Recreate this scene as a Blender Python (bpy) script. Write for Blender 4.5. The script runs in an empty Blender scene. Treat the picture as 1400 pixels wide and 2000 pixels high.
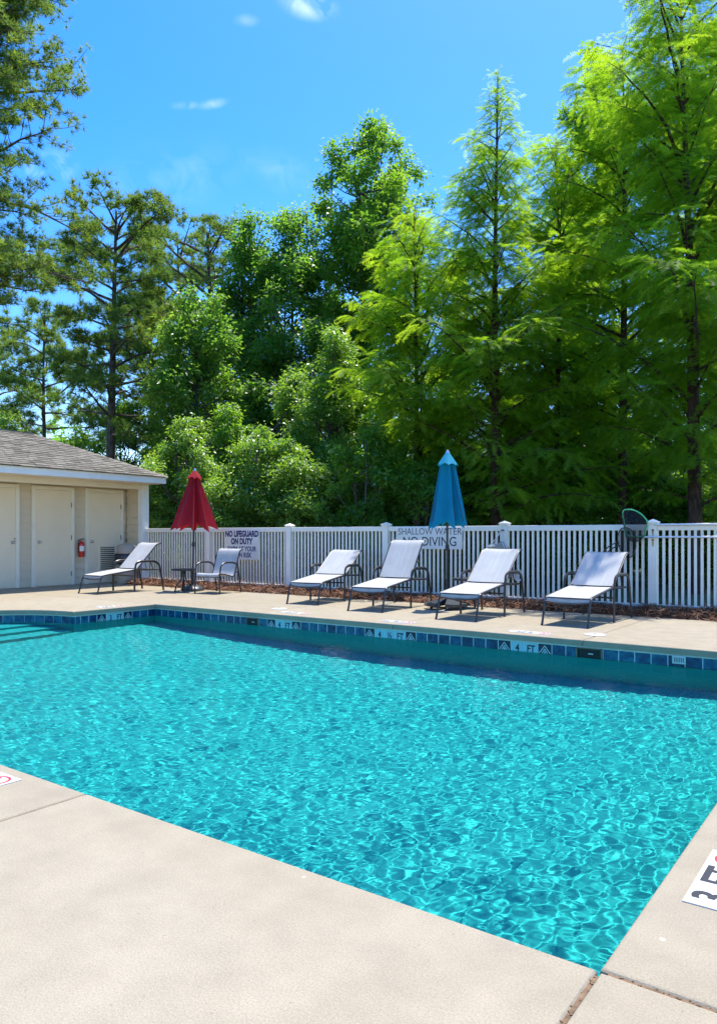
import bpy, bmesh, math, random
import numpy as np
from mathutils import Vector, Matrix

random.seed(7)
rng = np.random.default_rng(11)
R = math.radians
scene = bpy.context.scene
col = scene.collection

# ------------------------------------------------------------------ camera, sky, sun, exposure
YAW = R(36.1)
CAM_H = 1.18
cam = bpy.data.cameras.new('camera')
cam.sensor_fit = 'VERTICAL'
cam.sensor_height = 36.0
cam.lens = 1455.0 / 2000.0 * 36.0
cam.shift_y = 45.0 / 2000.0
cam.clip_start = 0.05
cam.clip_end = 3000
cam_o = bpy.data.objects.new('camera', cam)
cam_o.location = (0, 0, CAM_H)
cam_o.rotation_euler = (R(90), 0, YAW)
col.objects.link(cam_o)
scene.camera = cam_o

SUN_EL = R(71)
world = bpy.data.worlds.new('World')
scene.world = world
world.use_nodes = True
wn, wl = world.node_tree.nodes, world.node_tree.links
wn.clear()
w_out = wn.new('ShaderNodeOutputWorld')
w_bg = wn.new('ShaderNodeBackground')
w_sky = wn.new('ShaderNodeTexSky')
w_sky.sky_type = 'NISHITA'
w_sky.sun_disc = False
w_sky.sun_elevation = SUN_EL
w_sky.sun_rotation = 0.0
w_sky.air_density = 1.0
w_sky.dust_density = 0.6
w_sky.ozone_density = 2.2
w_hs = wn.new('ShaderNodeHueSaturation')
w_hs.inputs['Saturation'].default_value = 1.48
w_hs.inputs['Hue'].default_value = 0.512
w_hs.inputs['Value'].default_value = 0.90
wl.new(w_sky.outputs[0], w_hs.inputs['Color'])
# a few thin cloud wisps: noise gathered round five directions
w_tc = wn.new('ShaderNodeTexCoord')
def cam_dir(px, py):
    x, y, z = (px - 700) / 1455.0, 1.0, (1045 - py) / 1455.0
    v = Vector((x * math.cos(YAW) - y * math.sin(YAW), x * math.sin(YAW) + y * math.cos(YAW), z))
    return v.normalized()
w_no = wn.new('ShaderNodeTexNoise')
w_no.inputs['Scale'].default_value = 26.0
w_no.inputs['Detail'].default_value = 6.0
w_no.inputs['Distortion'].default_value = 0.8
wl.new(w_tc.outputs['Generated'], w_no.inputs['Vector'])
prev = None
for (px, py, rx, ry, tilt, amp) in ((600, 8, .042, .018, -8, .42), (482, 40, .018, .008, 5, .16), (362, 206, .024, .006, 8, .20), (416, 203, .024, .007, 16, .20),
                                  (85, 335, .050, .025, 30, .40), (560, 340, .10, .03, -20, .06), (330, 350, .12, .05, 20, .06)):
    d = cam_dir(px, py)
    rt = Vector((d.y, -d.x, 0)).normalized(); upv = rt.cross(d).normalized()
    ct, st_ = math.cos(R(tilt)), math.sin(R(tilt))
    ax1 = (rt * ct + upv * st_) / rx; ax2 = (upv * ct - rt * st_) / ry
    sub = wn.new('ShaderNodeVectorMath'); sub.operation = 'SUBTRACT'; sub.inputs[1].default_value = d
    wl.new(w_tc.outputs['Generated'], sub.inputs[0])
    cmb = wn.new('ShaderNodeCombineXYZ')
    for k, ax in enumerate((ax1, ax2)):
        dt = wn.new('ShaderNodeVectorMath'); dt.operation = 'DOT_PRODUCT'; dt.inputs[1].default_value = ax
        wl.new(sub.outputs[0], dt.inputs[0]); wl.new(dt.outputs['Value'], cmb.inputs[k])
    ln = wn.new('ShaderNodeVectorMath'); ln.operation = 'LENGTH'; wl.new(cmb.outputs[0], ln.inputs[0])
    fr = wn.new('ShaderNodeVectorMath'); fr.operation = 'DOT_PRODUCT'; fr.inputs[1].default_value = d
    wl.new(w_tc.outputs['Generated'], fr.inputs[0])
    mr = wn.new('ShaderNodeMapRange'); mr.interpolation_type = 'SMOOTHSTEP'
    mr.inputs['From Min'].default_value = 1.0; mr.inputs['From Max'].default_value = 0.0
    mr.inputs['To Min'].default_value = 0.0; mr.inputs['To Max'].default_value = amp
    wl.new(ln.outputs['Value'], mr.inputs['Value'])
    gt = wn.new('ShaderNodeMath'); gt.operation = 'GREATER_THAN'; gt.inputs[1].default_value = 0.0
    wl.new(fr.outputs['Value'], gt.inputs[0])
    mg = wn.new('ShaderNodeMath'); mg.operation = 'MULTIPLY'
    wl.new(mr.outputs[0], mg.inputs[0]); wl.new(gt.outputs[0], mg.inputs[1])
    if prev is None:
        prev = mg.outputs[0]
    else:
        mx = wn.new('ShaderNodeMath'); mx.operation = 'MAXIMUM'
        wl.new(prev, mx.inputs[0]); wl.new(mg.outputs[0], mx.inputs[1]); prev = mx.outputs[0]
w_nr = wn.new('ShaderNodeMapRange')
w_nr.inputs['From Min'].default_value = 0.40; w_nr.inputs['From Max'].default_value = 0.66
wl.new(w_no.outputs['Fac'], w_nr.inputs['Value'])
w_mu = wn.new('ShaderNodeMath'); w_mu.operation = 'MULTIPLY'
wl.new(prev, w_mu.inputs[0]); wl.new(w_nr.outputs[0], w_mu.inputs[1])
w_mix = wn.new('ShaderNodeMix'); w_mix.data_type = 'RGBA'
wl.new(w_mu.outputs[0], w_mix.inputs[0])
wl.new(w_hs.outputs[0], w_mix.inputs[6])
w_mix.inputs[7].default_value = (4.8, 5.2, 6.0, 1)
wl.new(w_mix.outputs[2], w_bg.inputs['Color'])
w_bg.inputs['Strength'].default_value = 0.15
wl.new(w_bg.outputs[0], w_out.inputs['Surface'])

sun = bpy.data.lights.new('sun', 'SUN')
sun.energy = 2.75
sun.angle = R(0.53)
sun.color = (1.0, 0.955, 0.88)
sun_o = bpy.data.objects.new('sun', sun)
# light travels toward -Y and down
sun_o.rotation_euler = (-(math.pi / 2 - SUN_EL), 0, 0)
sun_o.location = (0, 30, 60)
col.objects.link(sun_o)
sun.cycles.is_caustics_light = True

scene.view_settings.view_transform = 'Standard'
scene.view_settings.look = 'None'
scene.view_settings.gamma = 1.0
scene.view_settings.use_curve_mapping = False
scene.view_settings.exposure = 1.48
scene.render.engine = 'CYCLES'
cy = scene.cycles
cy.max_bounces = 10
cy.diffuse_bounces = 5
cy.glossy_bounces = 3
cy.transmission_bounces = 4
cy.transparent_max_bounces = 6
cy.sample_clamp_indirect = 4.0
cy.caustics_reflective = False
cy.caustics_refractive = True
cy.use_adaptive_sampling = True
cy.adaptive_threshold = 0.02
cy.use_denoising = True
try:
    cy.denoiser = 'OPENIMAGEDENOISE'
    cy.denoising_input_passes = 'RGB_ALBEDO_NORMAL'
    cy.denoising_prefilter = 'NONE'
except Exception:
    pass

# ------------------------------------------------------------------ helpers
def at(px, depth):
    """ground position seen in column px of the 1400 px wide photograph at a distance"""
    x = (px - 700) * depth / 1455.0
    return (x * math.cos(YAW) - depth * math.sin(YAW), x * math.sin(YAW) + depth * math.cos(YAW))

def tag(o, label=None, cat=None, group=None, kind=None):
    if label: o['label'] = label
    if cat: o['category'] = cat
    if group: o['group'] = group
    if kind: o['kind'] = kind
    return o

def empty(name, loc=(0, 0, 0), rz=0.0):
    o = bpy.data.objects.new(name, None)
    o.empty_display_size = 0.1
    o.location = loc
    o.rotation_euler = (0, 0, rz)
    col.objects.link(o)
    return o

def link_mesh(name, me, parent=None, loc=None, rot=None, scale=None):
    o = bpy.data.objects.new(name, me)
    col.objects.link(o)
    if parent is not None:
        o.parent = parent
    if loc is not None: o.location = loc
    if rot is not None: o.rotation_euler = rot
    if scale is not None: o.scale = scale
    return o

class MB:
    """collects simple shapes; build() links them as one mesh object"""
    def __init__(s):
        s.v = []; s.f = []
    def add(s, vs, fs):
        b = len(s.v)
        s.v += [tuple(p) for p in vs]
        s.f += [tuple(b + i for i in f) for f in fs]
        return s
    def box(s, c, d, m=None):
        x, y, z = (k / 2 for k in d)
        vs = [Vector((sx * x, sy * y, sz * z)) for sx in (-1, 1) for sy in (-1, 1) for sz in (-1, 1)]
        if m is not None: vs = [m @ p for p in vs]
        vs = [p + Vector(c) for p in vs]
        return s.add(vs, [(0, 1, 3, 2), (4, 6, 7, 5), (0, 4, 5, 1), (2, 3, 7, 6), (0, 2, 6, 4), (1, 5, 7, 3)])
    def bev(s, c, d, b, m=None):
        """box with chamfered edges"""
        x, y, z = (k / 2 for k in d)
        vs = []
        for sx in (-1, 1):
            for sy in (-1, 1):
                for sz in (-1, 1):
                    vs += [(sx * x, sy * (y - b), sz * (z - b)), (sx * (x - b), sy * y, sz * (z - b)), (sx * (x - b), sy * (y - b), sz * z)]
        bm = bmesh.new()
        for p in vs: bm.verts.new(p)
        r = bmesh.ops.convex_hull(bm, input=bm.verts)
        bm.verts.ensure_lookup_table(); bm.verts.index_update()
        vv = [p.co.copy() for p in bm.verts]
        ff = [[q.index for q in f.verts] for f in bm.faces]
        bm.free()
        if m is not None: vv = [m @ p for p in vv]
        return s.add([p + Vector(c) for p in vv], ff)
    def tube(s, pts, rad, n=8, caps=True, flat=1.0, up=(0, 0, 1), closed=False):
        pts = [Vector(p) for p in pts]
        N = len(pts)
        rads = rad if isinstance(rad, (list, tuple)) else [rad] * N
        rings = []
        upv = Vector(up)
        for i, p in enumerate(pts):
            if closed:
                t = pts[(i + 1) % N] - pts[i - 1]
            else:
                t = pts[min(i + 1, N - 1)] - pts[max(i - 1, 0)]
            t.normalize()
            a = upv.cross(t)
            if a.length < 1e-3: a = Vector((1, 0, 0)).cross(t)
            if a.length < 1e-3: a = Vector((0, 1, 0)).cross(t)
            a.normalize()
            b = t.cross(a)
            rings.append([p + (a * math.cos(2 * math.pi * k / n) + b * flat * math.sin(2 * math.pi * k / n)) * rads[i] for k in range(n)])
        vs = [q for r in rings for q in r]
        fs = []
        for i in range(N if closed else N - 1):
            j = (i + 1) % N
            for k in range(n):
                k2 = (k + 1) % n
                fs.append((i * n + k, i * n + k2, j * n + k2, j * n + k))
        if caps and not closed:
            fs.append(tuple(range(n - 1, -1, -1)))
            fs.append(tuple((N - 1) * n + k for k in range(n)))
        return s.add(vs, fs)
    def lathe(s, prof, c=(0, 0, 0), n=20, caps=True):
        vs = []; fs = []
        for (r, z) in prof:
            for k in range(n):
                a = 2 * math.pi * k / n
                vs.append((c[0] + r * math.cos(a), c[1] + r * math.sin(a), c[2] + z))
        for i in range(len(prof) - 1):
            for k in range(n):
                k2 = (k + 1) % n
                fs.append((i * n + k, i * n + k2, (i + 1) * n + k2, (i + 1) * n + k))
        if caps:
            fs.append(tuple(range(n - 1, -1, -1)))
            fs.append(tuple((len(prof) - 1) * n + k for k in range(n)))
        return s.add(vs, fs)
    def mesh(s, name, mat, smooth=False):
        me = bpy.data.meshes.new(name)
        me.from_pydata(s.v, [], s.f)
        me.validate(verbose=False)
        if mat is not None: me.materials.append(mat)
        if smooth:
            me.polygons.foreach_set('use_smooth', [True] * len(me.polygons))
        me.update()
        return me
    def build(s, name, mat, parent=None, smooth=False, loc=None, rot=None):
        return link_mesh(name, s.mesh(name, mat, smooth), parent, loc, rot)

def smooth_angle(o, deg=40):
    me = o.data
    me.polygons.foreach_set('use_smooth', [True] * len(me.polygons))
    try:
        me.set_sharp_from_angle(angle=R(deg))
    except Exception:
        pass
    return o

def poly_prism(name, pts, z0, z1, mat, parent, bevel=0.0, seg=3):
    bm = bmesh.new()
    vb = [bm.verts.new((p[0], p[1], z0)) for p in pts]
    f = bm.faces.new(vb)
    if f.normal.z == 0: f.normal_update()
    r = bmesh.ops.extrude_face_region(bm, geom=[f])
    for e in r['geom']:
        if isinstance(e, bmesh.types.BMVert): e.co.z = z1
    bmesh.ops.recalc_face_normals(bm, faces=bm.faces)
    if bevel > 0:
        ed = [e for e in bm.edges if abs(e.verts[0].co.z - z1) < 1e-6 and abs(e.verts[1].co.z - z1) < 1e-6]
        bmesh.ops.bevel(bm, geom=ed, offset=bevel, segments=seg, profile=0.5, affect='EDGES')
    me = bpy.data.meshes.new(name)
    bm.to_mesh(me); bm.free()
    me.materials.append(mat)
    return link_mesh(name, me, parent)

def text_mesh(name, s, size, mat, extrude=0.0, align='CENTER', bold=0.0, sx=1.0, space=1.0):
    cu = bpy.data.curves.new(name, 'FONT')
    cu.body = s; cu.size = size; cu.align_x = align; cu.align_y = 'CENTER'
    cu.extrude = extrude; cu.offset = bold; cu.space_character = space
    cu.resolution_u = 4
    o = bpy.data.objects.new(name, cu)
    col.objects.link(o)
    dg = bpy.context.evaluated_depsgraph_get()
    me = bpy.data.meshes.new_from_object(o.evaluated_get(dg))
    bpy.data.objects.remove(o); bpy.data.curves.remove(cu)
    me.materials.clear(); me.materials.append(mat)
    if sx != 1.0: me.transform(Matrix.Diagonal((sx, 1, 1, 1)))
    me.name = name
    return me

# ------------------------------------------------------------------ materials
def new_mat(name):
    m = bpy.data.materials.new(name)
    m.use_nodes = True
    nt = m.node_tree
    return m, nt.nodes, nt.links, nt.nodes['Principled BSDF']

def plain(name, rgb, rough=0.5, metal=0.0, spec=0.5, var=0.0, scale=8.0, bump=0.0, bscale=60.0, coat=0.0):
    m, n, l, b = new_mat(name)
    b.inputs['Roughness'].default_value = rough
    b.inputs['Metallic'].default_value = metal
    b.inputs['Specular IOR Level'].default_value = spec
    b.inputs['Coat Weight'].default_value = coat
    b.inputs['Base Color'].default_value = (*rgb, 1)
    tc = n.new('ShaderNodeTexCoord')
    if var > 0:
        no = n.new('ShaderNodeTexNoise')
        no.inputs['Scale'].default_value = scale; no.inputs['Detail'].default_value = 5
        l.new(tc.outputs['Object'], no.inputs['Vector'])
        mr = n.new('ShaderNodeMapRange')
        mr.inputs['From Min'].default_value = .3; mr.inputs['From Max'].default_value = .7
        mr.inputs['To Min'].default_value = 1 - var; mr.inputs['To Max'].default_value = 1 + var * .6
        l.new(no.outputs['Fac'], mr.inputs['Value'])
        mx = n.new('ShaderNodeVectorMath'); mx.operation = 'SCALE'
        mx.inputs[0].default_value = rgb
        l.new(mr.outputs[0], mx.inputs['Scale'])
        l.new(mx.outputs[0], b.inputs['Base Color'])
    if bump > 0:
        n2 = n.new('ShaderNodeTexNoise')
        n2.inputs['Scale'].default_value = bscale; n2.inputs['Detail'].default_value = 4
        l.new(tc.outputs['Object'], n2.inputs['Vector'])
        bp = n.new('ShaderNodeBump'); bp.inputs['Strength'].default_value = bump
        bp.inputs['Distance'].default_value = 0.01
        l.new(n2.outputs['Fac'], bp.inputs['Height'])
        l.new(bp.outputs[0], b.inputs['Normal'])
    return m

def ramp(n, stops):
    r = n.new('ShaderNodeValToRGB')
    while len(r.color_ramp.elements) < len(stops): r.color_ramp.elements.new(0.5)
    for e, (p, c) in zip(r.color_ramp.elements, stops):
        e.position = p; e.color = (*c, 1)
    return r

def deck_material():
    m, n, l, b = new_mat('concrete_deck')
    tc = n.new('ShaderNodeNewGeometry')
    oi = n.new('ShaderNodeObjectInfo')
    def noise(scale, detail, rough=.5):
        q = n.new('ShaderNodeTexNoise'); q.inputs['Scale'].default_value = scale
        q.inputs['Detail'].default_value = detail; q.inputs['Roughness'].default_value = rough
        l.new(tc.outputs['Position'], q.inputs['Vector']); return q
    big = noise(.55, 4, .55); mid = noise(5, 6, .6); fine = noise(160, 3, .7); grit = noise(420, 2, .6)
    base = ramp(n, [(.25, (.318, .265, .177)), (.5, (.338, .287, .198)), (.75, (.356, .308, .220))])
    l.new(big.outputs['Fac'], base.inputs['Fac'])
    def mul(a, noise_out, lo, hi, f0=.3, f1=.7):
        mr = n.new('ShaderNodeMapRange')
        mr.inputs['From Min'].default_value = f0; mr.inputs['From Max'].default_value = f1
        mr.inputs['To Min'].default_value = lo; mr.inputs['To Max'].default_value = hi
        l.new(noise_out, mr.inputs['Value'])
        v = n.new('ShaderNodeVectorMath'); v.operation = 'SCALE'
        l.new(a, v.inputs[0]); l.new(mr.outputs[0], v.inputs['Scale']); return v.outputs[0]
    c = mul(base.outputs['Color'], mid.outputs['Fac'], .90, 1.08)
    c = mul(c, fine.outputs['Fac'], .80, 1.15)
    c = mul(c, grit.outputs['Fac'], .84, 1.12)
    c = mul(c, oi.outputs['Random'], .965, 1.03, 0, 1)
    # pale worn patches and a few dark specks
    vo = n.new('ShaderNodeTexVoronoi'); vo.inputs['Scale'].default_value = 9.0
    vo.inputs['Randomness'].default_value = 1
    l.new(tc.outputs['Position'], vo.inputs['Vector'])
    sp = n.new('ShaderNodeMapRange'); sp.inputs['From Min'].default_value = .10; sp.inputs['From Max'].default_value = .03
    l.new(vo.outputs['Distance'], sp.inputs['Value'])
    sepc = n.new('ShaderNodeSeparateColor'); l.new(vo.outputs['Color'], sepc.inputs[0])
    th = n.new('ShaderNodeMath'); th.operation = 'GREATER_THAN'; th.inputs[1].default_value = .90
    l.new(sepc.outputs[0], th.inputs[0])
    mu = n.new('ShaderNodeMath'); mu.operation = 'MULTIPLY'
    l.new(sp.outputs[0], mu.inputs[0]); l.new(th.outputs[0], mu.inputs[1])
    mx = n.new('ShaderNodeMix'); mx.data_type = 'RGBA'
    mu2 = n.new('ShaderNodeMath'); mu2.operation = 'MULTIPLY'; mu2.inputs[1].default_value = .8
    l.new(mu.outputs[0], mu2.inputs[0])
    l.new(mu2.outputs[0], mx.inputs[0]); l.new(c, mx.inputs[6]); mx.inputs[7].default_value = (.56, .53, .47, 1)
    v2 = n.new('ShaderNodeTexVoronoi'); v2.inputs['Scale'].default_value = 55.0
    l.new(tc.outputs['Position'], v2.inputs['Vector'])
    s2 = n.new('ShaderNodeSeparateColor'); l.new(v2.outputs['Color'], s2.inputs[0])
    t2 = n.new('ShaderNodeMath'); t2.operation = 'GREATER_THAN'; t2.inputs[1].default_value = .965
    l.new(s2.outputs[1], t2.inputs[0])
    d2 = n.new('ShaderNodeMapRange'); d2.inputs['From Min'].default_value = .28; d2.inputs['From Max'].default_value = .10
    d2.inputs['To Max'].default_value = .55
    l.new(v2.outputs['Distance'], d2.inputs['Value'])
    m3 = n.new('ShaderNodeMath'); m3.operation = 'MULTIPLY'
    l.new(t2.outputs[0], m3.inputs[0]); l.new(d2.outputs[0], m3.inputs[1])
    mx2 = n.new('ShaderNodeMix'); mx2.data_type = 'RGBA'
    l.new(m3.outputs[0], mx2.inputs[0]); l.new(mx.outputs[2], mx2.inputs[6]); mx2.inputs[7].default_value = (.20, .16, .12, 1)
    l.new(mx2.outputs[2], b.inputs['Base Color'])
    b.inputs['Roughness'].default_value = .85
    b.inputs['Specular IOR Level'].default_value = .25
    bp = n.new('ShaderNodeBump'); bp.inputs['Strength'].default_value = .35; bp.inputs['Distance'].default_value = .004
    l.new(fine.outputs['Fac'], bp.inputs['Height'])
    bp2 = n.new('ShaderNodeBump'); bp2.inputs['Strength'].default_value = .25; bp2.inputs['Distance'].default_value = .01
    l.new(mid.outputs['Fac'], bp2.inputs['Height']); l.new(bp.outputs[0], bp2.inputs['Normal'])
    l.new(bp2.outputs[0], b.inputs['Normal'])
    return m

def leaf_material(name, stops, trans, gloss=.08, rough=.35, tstr=.5):
    """thin leaf: diffuse + translucent + a little gloss; 'tint' is a per-leaf random number"""
    m, n, l, b = new_mat(name)
    n.remove(b)
    out = n['Material Output']
    at_ = n.new('ShaderNodeAttribute'); at_.attribute_name = 'tint'
    r = ramp(n, stops); l.new(at_.outputs['Fac'], r.inputs['Fac'])
    di = n.new('ShaderNodeBsdfDiffuse'); l.new(r.outputs['Color'], di.inputs['Color'])
    rt = ramp(n, trans); l.new(at_.outputs['Fac'], rt.inputs['Fac'])
    tr = n.new('ShaderNodeBsdfTranslucent'); l.new(rt.outputs['Color'], tr.inputs['Color'])
    mx = n.new('ShaderNodeMixShader'); mx.inputs[0].default_value = tstr
    l.new(di.outputs[0], mx.inputs[1]); l.new(tr.outputs[0], mx.inputs[2])
    gl = n.new('ShaderNodeBsdfGlossy'); gl.inputs['Roughness'].default_value = rough
    gl.inputs['Color'].default_value = (1, 1, 1, 1)
    mg = n.new('ShaderNodeMixShader'); mg.inputs[0].default_value = gloss
    l.new(mx.outputs[0], mg.inputs[1]); l.new(gl.outputs[0], mg.inputs[2])
    l.new(mg.outputs[0], out.inputs['Surface'])
    return m

M = {}
M['deck'] = deck_material()
M['joint'] = plain('joint_dirt', (.20, .125, .065), .95, var=.5, scale=30, bump=.5)
M['vinyl'] = plain('white_vinyl', (.89, .83, .71), .42, var=.07, scale=2.5)
M['frame'] = plain('bronze_tube', (.050, .045, .044), .38, metal=.25, var=.15, scale=12)
M['black'] = plain('black_metal', (.022, .022, .024), .42, var=.2, scale=10)
M['sign_white'] = plain('sign_board', (.78, .76, .70), .45, var=.06, scale=6)
M['navy'] = plain('navy_print', (.012, .015, .12), .5)
M['ink'] = plain('black_print', (.022, .022, .026), .5)
M['red_print'] = plain('red_print', (.75, .03, .035), .5)
M['marker'] = plain('marker_tile', (.62, .62, .61), .4, var=.04)
M['door'] = plain('door_paint', (.84, .70, .49), .5, var=.03, scale=3)
M['trim'] = plain('cream_trim', (.84, .76, .60), .5, var=.04, scale=4)
M['siding'] = plain('cream_siding', (.66, .55, .39), .6, var=.05, scale=3, bump=.12, bscale=40)
M['fascia'] = plain('white_fascia', (.84, .82, .78), .5, var=.05, scale=3)
M['soffit'] = plain('soffit_board', (.80, .70, .54), .6, var=.04, scale=3)
M['steel'] = plain('brushed_steel', (.55, .55, .55), .3, metal=1.0)
M['alu'] = plain('pool_pole', (.72, .72, .74), .3, metal=.75, var=.06, scale=6)
M['hinge'] = plain('old_brass', (.20, .14, .08), .4, metal=.8)
M['rust'] = plain('rust', (.30, .12, .04), .9, var=.4, scale=40)
M['ext_red'] = plain('red_enamel', (.55, .012, .012), .25, coat=.3)
M['can'] = plain('tan_plastic', (.40, .33, .25), .5, var=.05, scale=6)
M['bag'] = plain('dark_bag', (.018, .022, .035), .32, bump=.7, bscale=18)
M['green_rim'] = plain('green_rim', (.10, .55, .22), .4)
M['grey_canvas'] = plain('grey_canvas', (.30, .30, .30), .7, var=.15, scale=12, bump=.3, bscale=30)
M['rope'] = plain('white_rope', (.75, .73, .68), .8, bump=.6, bscale=220)
M['granite'] = plain('cast_base', (.045, .05, .055), .35, var=.3, scale=30)
M['skimmer'] = plain('skimmer_white', (.60, .60, .57), .4, var=.04)
M['dark'] = plain('dark_void', (.012, .014, .013), .8)
M['olive'] = plain('weir_plastic', (.10, .12, .07), .5)

def fabric(name, rgb, weave=0.35, trans=0.35, rough=.75, fold_var=.06, stripes=0.0):
    m, n, l, b = new_mat(name)
    out = n['Material Output']
    tc = n.new('ShaderNodeTexCoord')
    no = n.new('ShaderNodeTexNoise'); no.inputs['Scale'].default_value = 5; no.inputs['Detail'].default_value = 4
    l.new(tc.outputs['Object'], no.inputs['Vector'])
    mr = n.new('ShaderNodeMapRange'); mr.inputs['From Min'].default_value = .3; mr.inputs['From Max'].default_value = .7
    mr.inputs['To Min'].default_value = 1 - fold_var; mr.inputs['To Max'].default_value = 1 + fold_var
    l.new(no.outputs['Fac'], mr.inputs['Value'])
    sc = n.new('ShaderNodeVectorMath'); sc.operation = 'SCALE'; sc.inputs[0].default_value = rgb
    fac = mr.outputs[0]
    if stripes > 0:   # woven bands running the length of the sling
        mp = n.new('ShaderNodeMapping'); mp.inputs['Scale'].default_value = (1, .02, .02)
        l.new(tc.outputs['Object'], mp.inputs['Vector'])
        ns = n.new('ShaderNodeTexNoise'); ns.inputs['Scale'].default_value = 26; ns.inputs['Detail'].default_value = 2
        l.new(mp.outputs[0], ns.inputs['Vector'])
        m2 = n.new('ShaderNodeMapRange'); m2.inputs['From Min'].default_value = .3; m2.inputs['From Max'].default_value = .7
        m2.inputs['To Min'].default_value = 1 - stripes; m2.inputs['To Max'].default_value = 1 + stripes
        l.new(ns.outputs['Fac'], m2.inputs['Value'])
        mm = n.new('ShaderNodeMath'); mm.operation = 'MULTIPLY'; l.new(fac, mm.inputs[0]); l.new(m2.outputs[0], mm.inputs[1]); fac = mm.outputs[0]
    l.new(fac, sc.inputs['Scale'])
    l.new(sc.outputs[0], b.inputs['Base Color'])
    b.inputs['Roughness'].default_value = rough
    b.inputs['Specular IOR Level'].default_value = .25
    wv = n.new('ShaderNodeTexNoise'); wv.inputs['Scale'].default_value = 320; wv.inputs['Detail'].default_value = 1
    l.new(tc.outputs['Object'], wv.inputs['Vector'])
    bp = n.new('ShaderNodeBump'); bp.inputs['Strength'].default_value = weave; bp.inputs['Distance'].default_value = .002
    l.new(wv.outputs['Fac'], bp.inputs['Height']); l.new(bp.outputs[0], b.inputs['Normal'])
    tr = n.new('ShaderNodeBsdfTranslucent'); l.new(sc.outputs[0], tr.inputs['Color'])
    mx = n.new('ShaderNodeMixShader'); mx.inputs[0].default_value = trans
    l.new(b.outputs[0], mx.inputs[1]); l.new(tr.outputs[0], mx.inputs[2])
    l.new(mx.outputs[0], out.inputs['Surface'])
    return m
M['sling'] = fabric('white_sling', (.52, .52, .50), trans=.22, stripes=.07)
M['red_cloth'] = fabric('red_canvas', (.46, .020, .034), trans=.30)
M['blue_cloth'] = fabric('blue_canvas', (.008, .31, .46), trans=.30)

def net_material():
    m, n, l, b = new_mat('black_net')
    out = n['Material Output']
    b.inputs['Base Color'].default_value = (.012, .012, .014, 1); b.inputs['Roughness'].default_value = .7
    tp = n.new('ShaderNodeBsdfTransparent')
    mx = n.new('ShaderNodeMixShader'); mx.inputs[0].default_value = .50
    l.new(tp.outputs[0], mx.inputs[1]); l.new(b.outputs[0], mx.inputs[2]); l.new(mx.outputs[0], out.inputs['Surface'])
    return m
M['net'] = net_material()

def tile_material():
    m, n, l, b = new_mat('blue_glazed_tile')
    tc = n.new('ShaderNodeTexCoord'); oi = n.new('ShaderNodeObjectInfo')
    ad = n.new('ShaderNodeVectorMath'); ad.operation = 'ADD'
    cb = n.new('ShaderNodeCombineXYZ')
    mu = n.new('ShaderNodeMath'); mu.operation = 'MULTIPLY'; mu.inputs[1].default_value = 37.0
    l.new(oi.outputs['Random'], mu.inputs[0]); l.new(mu.outputs[0], cb.inputs[0]); l.new(mu.outputs[0], cb.inputs[2])
    l.new(tc.outputs['Object'], ad.inputs[0]); l.new(cb.outputs[0], ad.inputs[1])
    no = n.new('ShaderNodeTexNoise'); no.inputs['Scale'].default_value = 11; no.inputs['Detail'].default_value = 5
    no.inputs['Distortion'].default_value = 1.2
    l.new(ad.outputs[0], no.inputs['Vector'])
    a2 = n.new('ShaderNodeMath'); a2.operation = 'ADD'
    m2 = n.new('ShaderNodeMath'); m2.operation = 'MULTIPLY'; m2.inputs[1].default_value = .25
    l.new(oi.outputs['Random'], m2.inputs[0])
    l.new(no.outputs['Fac'], a2.inputs[0]); l.new(m2.outputs[0], a2.inputs[1])
    r = ramp(n, [(.35, (.004, .012, .045)), (.6, (.006, .050, .125)), (.85, (.012, .14, .22))])
    l.new(a2.outputs[0], r.inputs['Fac']); l.new(r.outputs['Color'], b.inputs['Base Color'])
    b.inputs['Roughness'].default_value = .18
    return m
M['tile'] = tile_material()
M['grout'] = plain('pale_grout', (.50, .58, .56), .8, var=.12, scale=14)
M['mark_tile'] = plain('pale_mark_tile', (.28, .52, .55), .25, var=.05)
M['chev'] = plain('chevron_line', (.50, .58, .58), .3)
M['dtile'] = plain('dark_mark_tile', (.006, .018, .05), .2, var=.3, scale=30)

def plaster_material():
    m, n, l, b = new_mat('aqua_plaster')
    g = n.new('ShaderNodeNewGeometry')
    no = n.new('ShaderNodeTexNoise'); no.inputs['Scale'].default_value = 60; no.inputs['Detail'].default_value = 4
    n2 = n.new('ShaderNodeTexNoise'); n2.inputs['Scale'].default_value = 2.2; n2.inputs['Detail'].default_value = 4
    l.new(g.outputs['Position'], no.inputs['Vector']); l.new(g.outputs['Position'], n2.inputs['Vector'])
    ad = n.new('ShaderNodeMath'); ad.operation = 'MULTIPLY_ADD'; ad.inputs[1].default_value = .6; 
    l.new(no.outputs['Fac'], ad.inputs[0]); 
    m2 = n.new('ShaderNodeMath'); m2.operation = 'MULTIPLY'; m2.inputs[1].default_value = .4
    l.new(n2.outputs['Fac'], m2.inputs[0]); l.new(m2.outputs[0], ad.inputs[2])
    r = ramp(n, [(.35, (.038, .350, .332)), (.65, (.062, .422, .398))])
    l.new(ad.outputs[0], r.inputs['Fac']); l.new(r.outputs['Color'], b.inputs['Base Color'])
    b.inputs['Roughness'].default_value = .9; b.inputs['Specular IOR Level'].default_value = .1
    return m
M['plaster'] = plaster_material()

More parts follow.
